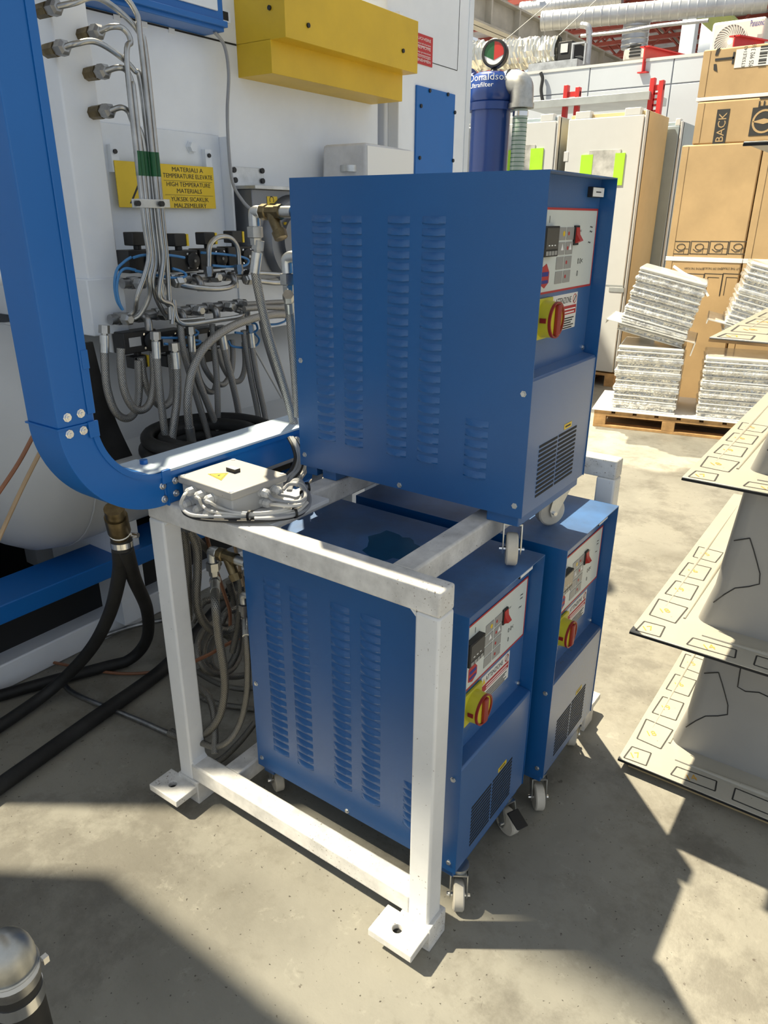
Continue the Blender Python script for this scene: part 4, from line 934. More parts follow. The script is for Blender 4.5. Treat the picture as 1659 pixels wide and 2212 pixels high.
rub('black rubber hose curving right from the brass coupling',[hc2+Vector((.012,0,.01)),C2(290,1250,.60),C2(318,1320,.34),C2(315,1385,.12),C2(270,1430,.024),C2(170,1455,.024),C2(60,1485,.024),C2(-60,1520,.024)],.022)
rub('thick black rubber hose lying diagonally across the floor',[C2(520,1250,.10),C2(440,1350,.05),C2(345,1452,.026),C2(200,1555,.026),C2(60,1655,.026),C2(-60,1740,.026)],.026)
hose('clear braided hose lying on the floor by the stand foot', [C2(132,1472,.012),C2(160,1498,.012),C2(230,1528,.012),C2(300,1556,.012),C2(375,1588,.012),C2(440,1600,.012)], .0095, m='steel_dark', ends=(False,False), group=None)
cable('brown_tube','brown tube resting on the white floor beam at the left',[C2(-10,1320,.13),C2(15,1372,.115),C2(60,1415,.03),C2(120,1432,.012),C2(260,1455,.012),C2(380,1447,.012)],.006,'brown_tube',cat='tube')
cable('brown_tube','brown tube slanting left behind the duct elbow',[P(75,935,x=-1.3),P(40,1000,x=-1.3),P(-10,1075,x=-1.3)],.006,'brown_tube',cat='tube')
cable('tan_tube','tan tube slanting left below the duct elbow',[P(90,970,x=-1.25),P(45,1060,x=-1.25),P(-10,1180,x=-1.25)],.006,'tan_tube',cat='tube')
hose('dusty braided hose behind the white floor beam', [C2(350,1340,.06),C2(290,1352,.05),C2(230,1372,.02),C2(180,1395,.012)], .010, m='steel_dark', ends=(False,False), group=None)
# ---------------------------------------------------------------- upright pipe end in the near left corner
pe = P(28,2110,z=.42); pe = Vector((pe.x,pe.y,0))
ps = thing('pipe_end', 'rounded steel pipe cap with hose clamp in the lower left corner', 'pipe fitting', tuple(pe))
def ring(n, z0, z1, prof, m): obj(n, MB().rev(pe+Vector((0,0,z0)),pe+Vector((0,0,z1)),[(t_,r_*1.08) for t_,r_ in prof],32), M[m], ps, smooth=50)
ring('dome_cap', 0.4500, 0.5250, [(0,.040),(.25,.0405),(.5,.037),(.72,.030),(.88,.020),(.97,.009),(1,.001)], 'alu')
ring('bead', 0.4450, 0.4515, [(0,.0425),(.5,.044),(1,.0425)], 'alu')
ring('pale_ring', 0.4330, 0.4450, [(0,.0425),(1,.0425)], 'gland')
ring('steel_collar', 0.4110, 0.4330, [(0,.041),(1,.0425)], 'steel_dark')
ring('black_seal', 0.3850, 0.4110, [(0,.039),(1,.039)], 'rubber')
ring('hose_clamp', 0.3630, 0.3900, [(0,.0405),(1,.0405)], 'chrome')
ring('hose_stub', 0.0000, 0.3800, [(0,.038),(1,.038)], 'rubber')
q = P(98,2072,z=.44); obj('side_lug', MB().box((q.x-.006,q.y-.005,.433),(q.x+.004,q.y+.005,.447)), M['chrome'], ps)
# ---------------------------------------------------------------- compressed-air filter behind the raised unit
YF = 3.15
fc = P(1060,250,y=YF); fr = (P(1098,280,y=YF)-P(1021,280,y=YF)).length/2
fl = thing('air_filter', 'dark blue cylindrical air filter with round gauge on top', 'filter', (fc.x,YF,1.2))
zt = P(1060,160,y=YF).z; zj = P(1060,222,y=YF).z; zk = P(1060,241,y=YF).z
obj('filter_bowl', MB().cyl((fc.x,YF,1.35),(fc.x,YF,zk),fr*.97,36), M['navy'], fl, smooth=50)
obj('clamp_ring', MB().rev((fc.x,YF,zk),(fc.x,YF,zj),[(0,fr*1.14),(.85,fr*1.14),(1,fr*1.05)],36), M['navy'], fl, smooth=40)
obj('filter_head', MB().rev((fc.x,YF,zj),(fc.x,YF,zt),[(0,fr*1.06),(.1,fr*1.14),(.75,fr*1.14),(.9,fr*1.0),(1,fr*.8),(1,.001)],40), M['navy'], fl, smooth=50)
zc = (zt+zj)/2
obj('inlet_port', MB().rev((fc.x-fr*.9,YF,zc),(fc.x-fr*1.75,YF,zc),[(0,fr*.75),(.3,fr*.75),(.3,fr*.95),(1,fr*.95)],28), M['navy'], fl)
obj('inlet_pipe', MB().cyl((fc.x-fr*1.7,YF,zc),(XW-.3,YF,zc),fr*.55,20), M['alu'], fl)
g = P(1068,115,y=YF); gr = (P(1092,115,y=YF)-P(1043,115,y=YF)).length/2; gn = (CAM-g); gn.z = 0; gn.normalize(); gn = (gn+Vector((-.28,-.1,0))).normalized()
gs = Vector((-gn.y,gn.x,0)); gu = Vector((0,0,1))
ga = obj('gauge_case', MB().rev(g-gn*.045,g+gn*.012,[(0,gr*.9),(.1,gr),(.9,gr),(1,gr*.93),(1,gr*.8),(.9,gr*.8)],32,cap=False), M['black'], fl, smooth=40)
obj('gauge_back', MB().cyl(g-gn*.045,g-gn*.04,gr*.9,32), M['black'], ga)
obj('gauge_dial', MB().cyl(g+gn*.002,g+gn*.005,gr*.8,32), M['print_white'], ga)
def sector(a0,a1,r): return [g+gn*.0055-gu*r*.6]+[g+gn*.0055+gs*r*.98*math.cos(R(a))+gu*r*.98*math.sin(R(a)) for a in range(a0,a1+1,10)]
obj('green_sector', MB().prism(sector(90,190,gr*.8),gn*.001), M['green_tape'], ga, smooth=0); obj('red_sector', MB().prism(sector(-10,90,gr*.8),gn*.001), M['red'], ga, smooth=0)
obj('gauge_stem', MB().cyl(g-gn*.02-gu*gr*.9,(fc.x,YF,zt-.004),.018,12), M['black'], fl)
# bent lettering on the head
an0 = math.atan2(CAM.y-YF, CAM.x-fc.x) - .24; RR = fr*1.145
def bend_at(z): return lambda lx, ly: Vector((fc.x+RR*math.cos(an0+lx/RR), YF+RR*math.sin(an0+lx/RR), z+ly))
obj('lettering', text_mb('Donaldson', .05, (0,0,0),(1,0,0),(0,0,1), width=fr*2.1, bend=bend_at(P(1060,181,y=YF).z)), M['print_white'], fl, smooth=0)
obj('lettering', text_mb('Ultrafilter', .032, (0,0,0),(1,0,0),(0,0,1), width=fr*1.35, bend=lambda lx,ly: bend_at(P(1060,195,y=YF).z)(lx-fr*.35,ly)), M['print_white'], fl, smooth=0)
e0 = P(1097,185,y=YF); e1 = P(1126,220,y=YF); er = (P(1150,230,y=YF)-P(1104,230,y=YF)).length/2
obj('elbow', MB().tube(spline([Vector((fc.x+fr*.95,YF,zc+.02)),Vector((e0.x+.01,YF,zc+.018)),Vector((e1.x-.012,YF,zc+.0)),Vector((e1.x,YF,zc-.05)),Vector((e1.x,YF,P(1126,228,y=YF).z))],8),er,20), M['alu'], fl, smooth=60)
obj('elbow_collar', MB().rev((e1.x,YF,P(1126,234,y=YF).z),(e1.x,YF,P(1126,224,y=YF).z),[(0,er*1.1),(1,er*1.1)],24), M['alu'], fl)
hr2 = er*.62; z0 = P(1125,236,y=YF).z
hp = obj('clear_hose', MB().cyl((e1.x,YF,1.3),(e1.x,YF,z0),hr2,20), mat('green_tinted_hose',(.38,.46,.42),.2,var=.1), fl)
for k in range(24):
    z = z0-.05-k*.022
    obj('hose_rib', MB().rev((e1.x,YF,z),(e1.x,YF,z+.003),[(0,hr2*1.02),(1,hr2*1.02)],16,cap=False), M['green_tape'], hp)
obj('hose_clamp', MB().rev((e1.x,YF,z0-.035),(e1.x,YF,z0-.012),[(0,hr2*1.08),(1,hr2*1.08)],20), M['chrome'], fl)
obj('bracket_plate', MB().box((-1.9,YF-.05,1.45),(fc.x-fr*.9,YF+.03,1.49)).box((-1.9,2.80,1.45),(-1.8,YF+.03,1.49)), M['press_white2'], fl)
# white painted block on the fan housing
fb = thing('painted_block', 'roughly painted white block on the fan housing behind the raised unit', 'block', (-1.5,1.8,1.75))
xb1 = -1.36
ya = P(700,330,x=xb1).y
xk = -1.36
L_ = P(693,305,x=xk).y; Mx = P(790,307,y=L_).x
yy0 = P(790,308,x=-1.33).y; yy1 = P(898,325,x=-1.33).y; ztb = P(790,307,x=-1.33).z; xlf = P(693,303,y=yy0).x
obj('block_body', MB().hexa([(xlf,yy0,1.765),(-1.33,yy0,1.765),(-1.33,yy1,1.765),(xlf,yy1,1.765)],[(xlf+.01,yy0,ztb),(-1.33,yy0,ztb),(-1.345,yy1,ztb-.005),(xlf+.01,yy1,ztb)]), M['block_white'], fb, bevel=.012, seg=2)
obj('painted_face', MB().box((-1.33,yy0+.01,1.78),(-1.3285,yy1-.02,ztb-.012)), M['print_white'], fb)

# ---------------------------------------------------------------- stack of vacuum-formed liners
def liner(fl_px, z, zb_h, lab, wx=.78, ly=1.45, body_px=None, marks=True, body=True, edge=None, yy=None):
    c = P(*fl_px, z=z); x0, y0 = c.x, c.y
    t = thing('plastic_liner', lab, 'liner', (x0+wx/2,y0+ly/2,z), group='vacuum-formed liners stacked at the right')
    f = obj('flange', MB().box((x0,y0,z-.004),(x0+wx,y0+ly,z)), M['abs'], t, bevel=.0015)
    obj('flange_edge', MB().box((x0,y0-.001,z-.010),(x0+wx,y0+.006,z-.004)), M[edge or 'dark'], t)
    bx0, by0 = x0+.155, y0+.165
    if body_px:
        bq = P(*body_px, z=z+.01); bx0, by0 = bq.x, bq.y
    bx1, by1 = x0+wx-.12, y0+ly-.14
    if body:
        # tapered body with rounded corners
        mb = MB(); nz = 5; r = .045; nn = 6
        for k in range(nz):
            f_ = k/(nz-1); zz = z + zb_h*f_ ; ins = .035*f_ + (-.018 if k == 0 else 0)
            X0,X1,Y0,Y1 = bx0+ins,bx1-ins,by0+ins*.6,by1-ins
            for (cx_,cy_,a0) in ((X1-r,Y1-r,0),(X0+r,Y1-r,90),(X0+r,Y0+r,180),(X1-r,Y0+r,270)):
                for i in range(nn+1):
                    a = R(a0+90*i/nn); mb.v.append(Vector((cx_+r*math.cos(a),cy_+r*math.sin(a),zz)))
        m = 4*(nn+1)
        for k in range(nz-1):
            for i in range(m): j=(i+1)%m; mb.f.append((k*m+i,k*m+j,(k+1)*m+j,(k+1)*m+i))
        mb.f.append(tuple((nz-1)*m+i for i in range(m)))
        obj('liner_body', mb, M['abs_body'], t, smooth=45)
    # pressed ribs on the flange
    def rib(p0,p1,r=.010): obj('flange_rib', MB().tube([Vector(p0),Vector(p0).lerp(Vector(p1),.5),Vector(p1)],[r*.4,r,r*.4],8), M['abs'], t, smooth=70)
    rib((x0+.115,y0+.17,z),(x0+.115,y0+1.25,z)); rib((bx0+.02,y0+.10,z),(x0+wx-.1,y0+.10,z))
    rib((x0+.045,y0+.22,z-.002),(x0+.045,y0+1.3,z-.002),.007)
    if marks:
        k_ = 0
        def frame(xa,ya,xb,yb,tx):
            nonlocal k_; k_ += 1
            sk = .006*math.sin(k_*2.3); pts = [(xa,ya),(xb,ya+sk),(xb-sk,yb),(xa+sk,yb-sk)]
            mb = MB()
            for i in range(4):
                a = Vector((*pts[i],z+.0006)); b = Vector((*pts[(i+1)%4],z+.0006)); d = (b-a).normalized(); nrm = Vector((-d.y,d.x,0))*.0022
                mb.add([a-nrm,b-nrm,b+nrm,a+nrm],[(0,1,2,3)])
            obj('marker_outline', mb, M['marker'], t, smooth=0)
            if tx: obj('marker_number', text_mb(tx,.036,((xa+xb)/2,(ya+yb)/2-.012,z+.0007),(.8,.6,0),(-.6,.8,0)), M['orange_ink'], t, smooth=0)
        frame(x0+.015,y0+.012,x0+.085,y0+.085,'17'); frame(x0+.020,y0+.13,x0+.10,y0+.245,'18'); frame(x0+.020,y0+.30,x0+.10,y0+.42,'19'); frame(x0+.020,y0+.47,x0+.10,y0+.59,'16'); frame(x0+.022,y0+.65,x0+.10,y0+.75,'15')
        frame(x0+.16,y0+.022,x0+.29,y0+.075,'14'); frame(x0+.34,y0+.022,x0+.47,y0+.075,''); frame(x0+.51,y0+.022,x0+.63,y0+.075,'')
        if body:
            def wall_line(pp):
                sp = spline([Vector((px_, by0+.035*.6*((pz-z)/zb_h)-.0010, pz)) for px_,pz in pp],2)
                obj('marker_line', MB().tube(sp,.0018,5), M['marker'], t)
            wall_line([(bx0+.04,z+zb_h*.62),(bx0+.08,z+zb_h*.66)])
            wall_line([(bx0+.14,z+zb_h*.95),(bx0+.14,z+zb_h*.60),(bx0+.20,z+zb_h*.61),(bx0+.30,z+zb_h*.57)])
            wall_line([(bx0+.02,z+zb_h*.16),(bx0+.07,z+zb_h*.30),(bx0+.13,z+zb_h*.37),(bx0+.11,z+zb_h*.52),(bx0+.08,z+zb_h*.66)])
            obj('marker_number', text_mb('S',.07,(bx0+.24,by0-.002+.02*.7,z+zb_h*.68),(1,0,0),(0,0,1)), M['orange_ink'], t, smooth=0)
    return t
liner((1335,1637),.034,.46,'lowest cream plastic liner of the stack on the floor', body_px=(1461,1600))
obj_ = P(1335,1637,z=.034)
tag(obj('skid_board', MB().box((obj_.x+.03,obj_.y+.02,0),(obj_.x+.72,obj_.y+1.3,.022)), M['card_pale'], bevel=.001), 'thin board lying under the lowest plastic liner', 'board')
liner((1360,1362),.500,.45,'second cream plastic liner from the floor in the stack', body_px=(1518,1336))
liner((1473,1030),.960,.43,'third plastic liner from the floor with curved ribs', body_px=(1632,1012))
liner((1532,728),1.400,.42,'fourth plastic liner with brown board edge', edge='wood')
liner((1606,306),1.83,.30,'topmost grey plastic liner seen from below', marks=False)

# ---------------------------------------------------------------- pallet with wrapped stacks of trays
pa = P(1280,920,z=0); pb = P(1540,948,z=0); ang = math.atan2(pb.y-pa.y,pb.x-pa.x)
pl = thing('pallet', 'wooden pallet carrying the wrapped tray stacks', 'pallet', (pa.x,pa.y,0), ang)
lo = lambda n,mb,m,par=pl,**k: obj(n, mb, M[m], par, local=True, **k)
for y in (0,.35,.70):
    for x in (0,.55,1.10): lo('block', MB().box((x,y,.022),(x+.10,y+.10,.10)), 'wood', bevel=.003)
    lo('bottom_board', MB().box((0,y,0),(1.2,y+.10,.022)), 'wood', bevel=.002); lo('stringer_board', MB().box((0,y,.10),(1.2,y+.10,.122)), 'wood', bevel=.002)
for k in range(7): lo('deck_board', MB().box((.172*k,0,.122),(.172*k+.14,.80,.144)), 'wood', bevel=.002)
tag(obj('slip_sheet', MB().hexa(*[[pl.location + Matrix.Rotation(ang,3,'Z') @ Vector(p) for p in ((-.02,-.01,z),(1.2,-.01,z),(1.2,.78,z),(-.02,.78,z))] for z in (.145,.150)]), M['strip']), 'white plastic sheet on the pallet', 'sheet')
M['tray'] = mat('glossy_white_trays', (.66,.66,.64), .22, var=.1, coat=.6, vscale=6)
wm = mat('crinkled_clear_wrap', (.74,.74,.72), .12, .55, var=.25, vscale=14, bump=1.0, bscale=26)
wm.node_tree.nodes['Bump'].inputs['Distance'].default_value = .02; M['wrap'] = wm
def tray_stack(origin, rot, w_, d_, h_, lab, seed):
    rng = random.Random(seed)
    t = thing('tray_stack', lab, 'tray stack', origin, group='wrapped tray stacks on the pallet'); t.rotation_euler = rot
    n = 13; dz = h_/n
    for k in range(n):
        j = rng.uniform(-.006,.006); e = rng.uniform(0,.010)
        obj('tray', MB().box((j-e,-e,k*dz),(w_+j+e,d_+e,k*dz+dz*.32)), M['tray'], t, local=True, bevel=.005, seg=2)
        obj('tray_core', MB().box((.006,.006,k*dz+dz*.30),(w_-.006,d_-.006,(k+1)*dz)), M['wrap'], t, local=True)
    obj('wrap_lid', MB().box((-.004,-.004,h_-.02),(w_+.004,d_+.004,h_+.012)), M['tray'], t, local=True, bevel=.03, seg=3)
    for k in range(4):
        z = h_*(.12+.22*k)+rng.uniform(-.02,.02)
        obj('wrap_band', MB().box((-.011,-.012,z),(w_+.011,d_+.012,z+.035)), M['wrap'], t, local=True, bevel=.012)
def on_pal(x,y,z): v = Matrix.Rotation(ang,3,'Z') @ Vector((x,y,0)); return (pl.location.x+v.x, pl.location.y+v.y, z)
tray_stack(on_pal(.13,.06,.151),(0,0,ang),.50,.52,.52,'lower left foil-wrapped stack of white trays',1)
tray_stack(on_pal(.80,.04,.151),(0,0,ang+.03),.58,.52,.48,'lower right foil-wrapped stack of white trays',2)
tray_stack(on_pal(.10,.10,.80),(0,R(13),ang),.52,.50,.50,'upper left wrapped tray stack leaning to the right',3)
tray_stack(on_pal(.88,.10,.84),(0,R(14),ang+.03),.60,.50,.52,'upper right wrapped tray stack leaning to the right',4)
for (x,zz,wd,lab) in ((-.02,.735,.72,'tilted white tray flange between the left stacks'),(.74,.775,.80,'tilted white tray flange between the right stacks')):
    b = obj('tray_flange', MB().box((0,0,0),(wd,.60,.006)).box((0,0,-.03),(.008,.60,.006)).box((wd-.008,0,-.10),(wd,.60,.006)), M['tray']); tag(b,lab,'tray')
    b.location = on_pal(x,.05,zz+.05); b.rotation_euler = (0,R(12),ang)
    me = b.data; xs_ = [v.co.x for v in me.vertices]; mnx = min(xs_); mny = min(v.co.y for v in me.vertices); mnz = 0
    for v in me.vertices: v.co.x -= mnx; v.co.y -= mny
cable('white_strip','loose white strip sticking up behind the left stack',[P(1455,575,y=5.15),P(1480,592,y=5.15),P(1508,605,y=5.15),P(1530,640,y=5.15)],.010,'strip',cat='strip')

# ---------------------------------------------------------------- cartons
def carton(lab, ul, vr, vt, vb, ur, y, d, zb=None, m='card', name='carton'):
    a = P(ul,vt,y=y); b = P(ur,vt,y=y); z1 = a.z; z0 = P(ul,vb,y=y).z if zb is None else zb
    t = thing(name, lab, 'box', ((a.x+b.x)/2,y+d/2,z0), group='brown cartons stacked behind the pallet')
    obj('box_body', MB().box((a.x,y,z0),(b.x,y+d,z1)), M[m], t, bevel=.012)
    obj('side_flap', MB().box((a.x+.002,y-.004,z0+.01),(a.x+.055,y,z1-.01)), M['card'], t, bevel=.001)
    return t, a, b, z0, z1
YC = 5.9
c1,a,b,z0,z1 = carton('tall brown carton with unpacking pictograms', 1474,0,314,0,1648,YC,.75,0.0)
W_ = b.x-a.x
def pc(u,v): return P(u,v,y=YC-.001)
for k,(u0,u1) in enumerate(((1455,1487),(1493,1528),(1534,1570),(1576,1612))):
    p0 = pc(u0,522); p1 = pc(u1,550); mb = MB()
    s_ = .006
    mb.box((p0.x,YC-.002,p1.z),(p1.x,YC-.001,p1.z+s_)).box((p0.x,YC-.002,p0.z),(p1.x,YC-.001,p0.z+s_)).box((p0.x,YC-.002,p1.z),(p0.x+s_,YC-.001,p0.z)).box((p1.x-s_,YC-.002,p1.z),(p1.x,YC-.001,p0.z+s_))
    xm = (p0.x+p1.x)/2; zm = (p0.z+p1.z)/2
    mb.tube([Vector((xm+.035*math.cos(i*.7),YC-.0015,zm+.025*math.sin(i*.7)+.01)) for i in range(10)],.003,4)
    mb.tube([Vector((xm-.05,YC-.0015,zm-.01)),Vector((xm-.02,YC-.0015,zm-.03)),Vector((xm+.02,YC-.0015,zm-.02))],.003,4)
    mb.box((p1.x-.045,YC-.002,p1.z+.008),(p1.x-.042,YC-.001,p1.z+.048)).box((p1.x-.045,YC-.002,p1.z+.045),(p1.x-.008,YC-.001,p1.z+.048))
    obj('pictogram', mb, M['print_black'], c1)
for k,(u,tx) in enumerate(((1500,'REMOVE THE FOAM'),(1540,'TAKE OFF THE BOX'),(1580,'CUT THE STRAPS'))):
    q = pc(u,578); obj('lettering', text_mb(tx,.025,(q.x,YC-.002,q.z),(-1,0,0),(0,0,-1),width=.16), M['print_black'], c1, smooth=0)
    p0 = pc(u-18,590); p1 = pc(u+14,640); mb = MB(); s_=.005
    mb.box((p0.x,YC-.002,p0.z-s_),(p1.x,YC-.001,p0.z)).box((p0.x,YC-.002,p1.z),(p0.x+s_,YC-.001,p0.z)).box((p1.x-s_,YC-.002,p1.z),(p1.x,YC-.001,p0.z)).box((p0.x+.03,YC-.002,p1.z),(p0.x+.034,YC-.001,p0.z-.03)).box((p0.x+.03,YC-.002,p0.z-.034),(p1.x-.03,YC-.001,p0.z-.03))
    obj('pictogram', mb, M['print_black'], c1)
zs_ = pc(1550,562).z
obj('strap', MB().box((a.x-.004,YC-.006,zs_-.018),(b.x+.004,YC+.754,zs_+.018)), M['strip'], c1, bevel=.002)
c2,a2,b2,_,_ = carton('tall brown carton at the right edge behind the tray stacks', 1652,0,308,0,1760,YC,.75,0.0)
obj('strap', MB().box((a2.x-.002,YC-.006,zs_-.018),(b2.x+.004,YC+.754,zs_+.018)), M['strip'], c2, bevel=.002)
z_mid = P(1515,216,y=YC).z
c3,a3,b3,z30,z31 = carton('brown carton marked BACK lying on the tall cartons', 1508,0,221,0,1745,YC+.02,.7,z1+.001)
q = P(1557,278,y=YC+.018); wd = .085
lb = obj('black_panel', MB().box((q.x-.048,YC+.017,q.z-.12),(q.x+.048,YC+.020,q.z+.14)), M['print_black'], c3)
obj('lettering', text_mb('BACK',.085,(q.x+.03,YC+.0155,q.z+.01),(0,0,1),(-1,0,0),width=.21), M['card'], lb, smooth=0)
q = P(1648,262,y=YC+.018); lg = obj('square_emblem', MB().box((q.x-.09,YC+.017,q.z-.10),(q.x+.10,YC+.020,q.z+.10)), M['print_black'], c3)
obj('emblem_ring', MB().rev((q.x+.005,YC+.0168,q.z),(q.x+.005,YC+.0155,q.z),[(0,.085),(1,.085),(1,.070),(0,.070)],24,cap=False), M['card'], lg)
obj('emblem_blade', MB().prism([(q.x-.08,YC+.0165,q.z),(q.x+.005,YC+.0165,q.z+.02),(q.x+.09,YC+.0165,q.z),(q.x+.005,YC+.0165,q.z-.02)],(0,-.001,0)), M['card'], lg)
q = P(1658,205,y=YC+.018); obj('lettering', text_mb('El',.12,(q.x+.03,YC+.016,P(1658,240,y=YC).z+.03),(0,0,1),(-1,0,0),align='LEFT'), M['print_black'], c3, smooth=0)
c4,a4,b4,z40,z41 = carton('top brown carton with barcode label and arrow mark', 1521,0,108,0,1745,YC+.04,.7,P(1515,213,y=YC+.04).z)
obj('strap', MB().box((a4.x-.004,YC+.032,z40-.02),(b4.x,YC+.70,z40+.006)), M['strip'], c4, bevel=.002)
p0 = P(1592,104,y=YC+.039); p1 = P(1659,140,y=YC+.039)
lb = obj('shipping_label', MB().box((p0.x,YC+.036,p1.z),(p1.x+.3,YC+.039,p0.z-.01)), M['label'], c4)
def vt(tx,u,v,sz,wd): q = P(u,v,y=YC+.035); obj('lettering', text_mb(tx,sz,(q.x,YC+.0352,q.z),(0,0,1),(-1,0,0),width=wd), M['print_black'], lb, smooth=0)
vt('ETS3LE143',1612,122,.035,.14); vt('925 992 316',1630,119,.045,.15)
q = P(1648,120,y=YC+.035)
for k in range(9): obj('barcode_bar', MB().box((q.x-.025,YC+.0345,q.z-.07+.0155*k),(q.x+.03,YC+.036,q.z-.07+.0155*k+.004+.004*(k%3))), M['print_black'], lb)
q = P(1565,127,y=YC+.039)
obj('arrow_mark', MB().box((q.x-.07,YC+.036,q.z-.008),(q.x+.07,YC+.039,q.z+.008)).box((q.x+.06,YC+.036,q.z-.04),(q.x+.075,YC+.039,q.z+.04)).prism([(q.x-.07,YC+.036,q.z+.07),(q.x-.04,YC+.036,q.z+.085),(q.x-.055,YC+.036,q.z+.03),(q.x-.075,YC+.036,q.z+.03)],(0,.003,0)).prism([(q.x-.07,YC+.036,q.z-.07),(q.x-.04,YC+.036,q.z-.085),(q.x-.055,YC+.036,q.z-.03),(q.x-.075,YC+.036,q.z-.03)],(0,.003,0)), M['print_black'], c4)
q = P(1668,205,y=YC+.039); obj('lettering', text_mb('ectrolux',.12,(q.x+.03,YC+.036,z40+.02),(0,0,1),(-1,0,0),align='LEFT'), M['print_black'], c4, smooth=0)

# ---------------------------------------------------------------- refrigerator cabinets
YR = 6.5
M['paper'] = mat('crinkled_paper_pouch',(.52,.52,.50),.5,var=.25,vscale=9,bump=.6,bscale=20)
def fridge(lab, ul, ur, vt_, y, d, side, door='fridge'):
    a = P(ul,vt_,y=y); b = P(ur,vt_,y=y); z1 = a.z; W_ = b.x-a.x
    t = thing('refrigerator', lab, 'refrigerator', ((a.x+b.x)/2,y+d/2,.13), group='white built-in refrigerators behind the units')
    obj('cabinet', MB().box((a.x,y+.06,.14),(b.x,y+d,z1-.01)), M[side], t, bevel=.006)
    dr = obj('door', MB().box((a.x,y,.15),(b.x-.02,y+.052,z1-.05)), M[door], t, bevel=.008)
    obj('gasket', MB().box((a.x+.015,y+.05,.16),(b.x-.03,y+.062,z1-.055)), M['shelf'], t)
    obj('edge_trim', MB().box((b.x-.014,y+.01,.15),(b.x,y+.09,z1-.01)), M['fridge'], t, bevel=.003)
    for f in (.08,.72): obj('top_hinge', MB().box((a.x+W_*f,y+.01,z1-.05),(a.x+W_*f+W_*.2,y+.09,z1+.015)), M['fridge'], t, bevel=.006)
    obj('lock_tab', MB().box((a.x-.02,y-.004,z1-.42),(a.x+.03,y+.02,z1-.33)), M['fridge'], dr, bevel=.004)
    zc = P(ul,620,y=y).z; obj('door_hinge', MB().box((b.x-.16,y-.006,zc-.02),(b.x-.01,y+.02,zc+.02)), M['shelf'], dr)
    obj('door_gap', MB().box((a.x,y-.0015,zc+.03),(b.x-.02,y+.01,zc+.045)), M['shelf'], dr)
    pz = thing('pallet', 'wooden skid under the '+lab.split(' with cardboard')[0].replace('white refrigerator with grey side left of the cardboard one','grey-sided refrigerator'), 'pallet', (a.x,y,0))
    for k in range(3): obj('skid_block', MB().box((a.x+k*(W_-.1)/2,y,0),(a.x+k*(W_-.1)/2+.1,y+d,.11)), M['wood'], pz)
    obj('skid_top', MB().box((a.x,y,.11),(b.x,y+d,.135)), M['wood'], pz)
    return t, a, b, z1
def paper(t, a, b, y, u0, u1, v0, v1, lt, rt):
    p0 = P(u0,v0,y=y-.006); p1 = P(u1,v1,y=y-.006)
    obj('paper_pouch', MB().box((p0.x,y-.008,p1.z),(p1.x,y-.002,p0.z)), M['paper'], t, bevel=.002)
    for (ua,ub,va) in ((lt[0],lt[1],v0+10),(rt[0],rt[1],v0+6)):
        q0 = P(ua,va,y=y-.006); q1 = P(ub,v1,y=y-.006); obj('lime_tape', MB().box((q0.x,y-.010,q1.z),(q1.x,y-.001,q0.z)), M['lime'], t)
f2,a,b,z1 = fridge('white refrigerator with cardboard side and lime tape',1230,1397,246,YR,.72,'card_pale'); paper(f2,a,b,YR,1273,1333,325,400,(1256,1275),(1330,1343))
f1,a,b,z1 = fridge('white refrigerator with grey side left of the cardboard one',1070,1206,258,YR,.72,'fridge_grey'); paper(f1,a,b,YR,1098,1150,315,400,(1088,1100),(1147,1168))
f3,a,b,z1 = fridge('dark grey refrigerator half hidden beside the cartons',1420,1474,262,YR+.76,.6,'fridge_grey','fridge_grey')
f0,a,b,z1 = fridge('white refrigerator glimpsed behind the press corner',960,1045,268,YR,.72,'fridge')

# ---------------------------------------------------------------- partition wall and rack
YP = 8.8
xa = P(980,200,y=YP).x; xb = P(1800,200,y=YP).x; zt = P(1325,141,y=YP).z; zm = P(1325,193,y=YP).z
wb = struct('wall_back', MB().box((xa,YP+.03,0),(xb,YP+.12,zt-.01)), M['grey_wall'], smooth=0)
cuts = [xa, P(1270,200,y=YP).x, P(1447,200,y=YP).x, xb]
for i in range(3):
    for (za,zb2) in ((0,zm-.006),(zm+.006,zt)):
        p_ = obj('wall_panel', MB().box((cuts[i]+.006,YP,za),(cuts[i+1]-.006,YP+.04,zb2)), M['grey_wall'], wb, bevel=.004)
struct('trim_1', MB().box((xa,YP-.01,zt),(xb,YP+.13,zt+.03)), M['fridge'])
rk = thing('pallet_rack', 'red steel rack uprights with galvanised shelf behind the refrigerators', 'rack', (0,8.0,0))
for u0,u1,vt_ in ((1218,1249,184),(1405,1430,168)):
    p0 = P(u0,vt_,y=7.9); p1 = P(u1,vt_+8,y=8.4)
    xx0 = p0.x; xx1 = P(u1-6,vt_+5,y=7.9).x
    for xx,zz in ((xx0,p0.z),(xx1,p0.z-.03)): obj('upright', MB().box((xx,7.9,0),(xx+.05,7.97,zz)), M['red_frame'], rk, bevel=.004)
    obj('cross_bar', MB().box((xx0,7.92,p0.z-.12),(xx1+.05,7.95,p0.z-.07)), M['red_frame'], rk)
    if u0 > 1300:
        for k in range(9): obj('mesh_bar', MB().box((xx0,7.93,p0.z-.16-.055*k),(xx1+.04,7.945,p0.z-.14-.055*k)), M['red_frame'], rk)
        for k in range(3): obj('mesh_bar', MB().box((xx0+.05+.04*k,7.93,p0.z-.7),(xx0+.058+.04*k,7.945,p0.z-.1)), M['red_frame'], rk)
zs1 = P(1300,212,y=7.85).z
obj('shelf_beam', MB().box((P(1140,220,y=7.85).x,7.85,zs1-.05),(P(1402,210,y=7.85).x,8.5,zs1+.03)), M['shelf'], rk, bevel=.003)
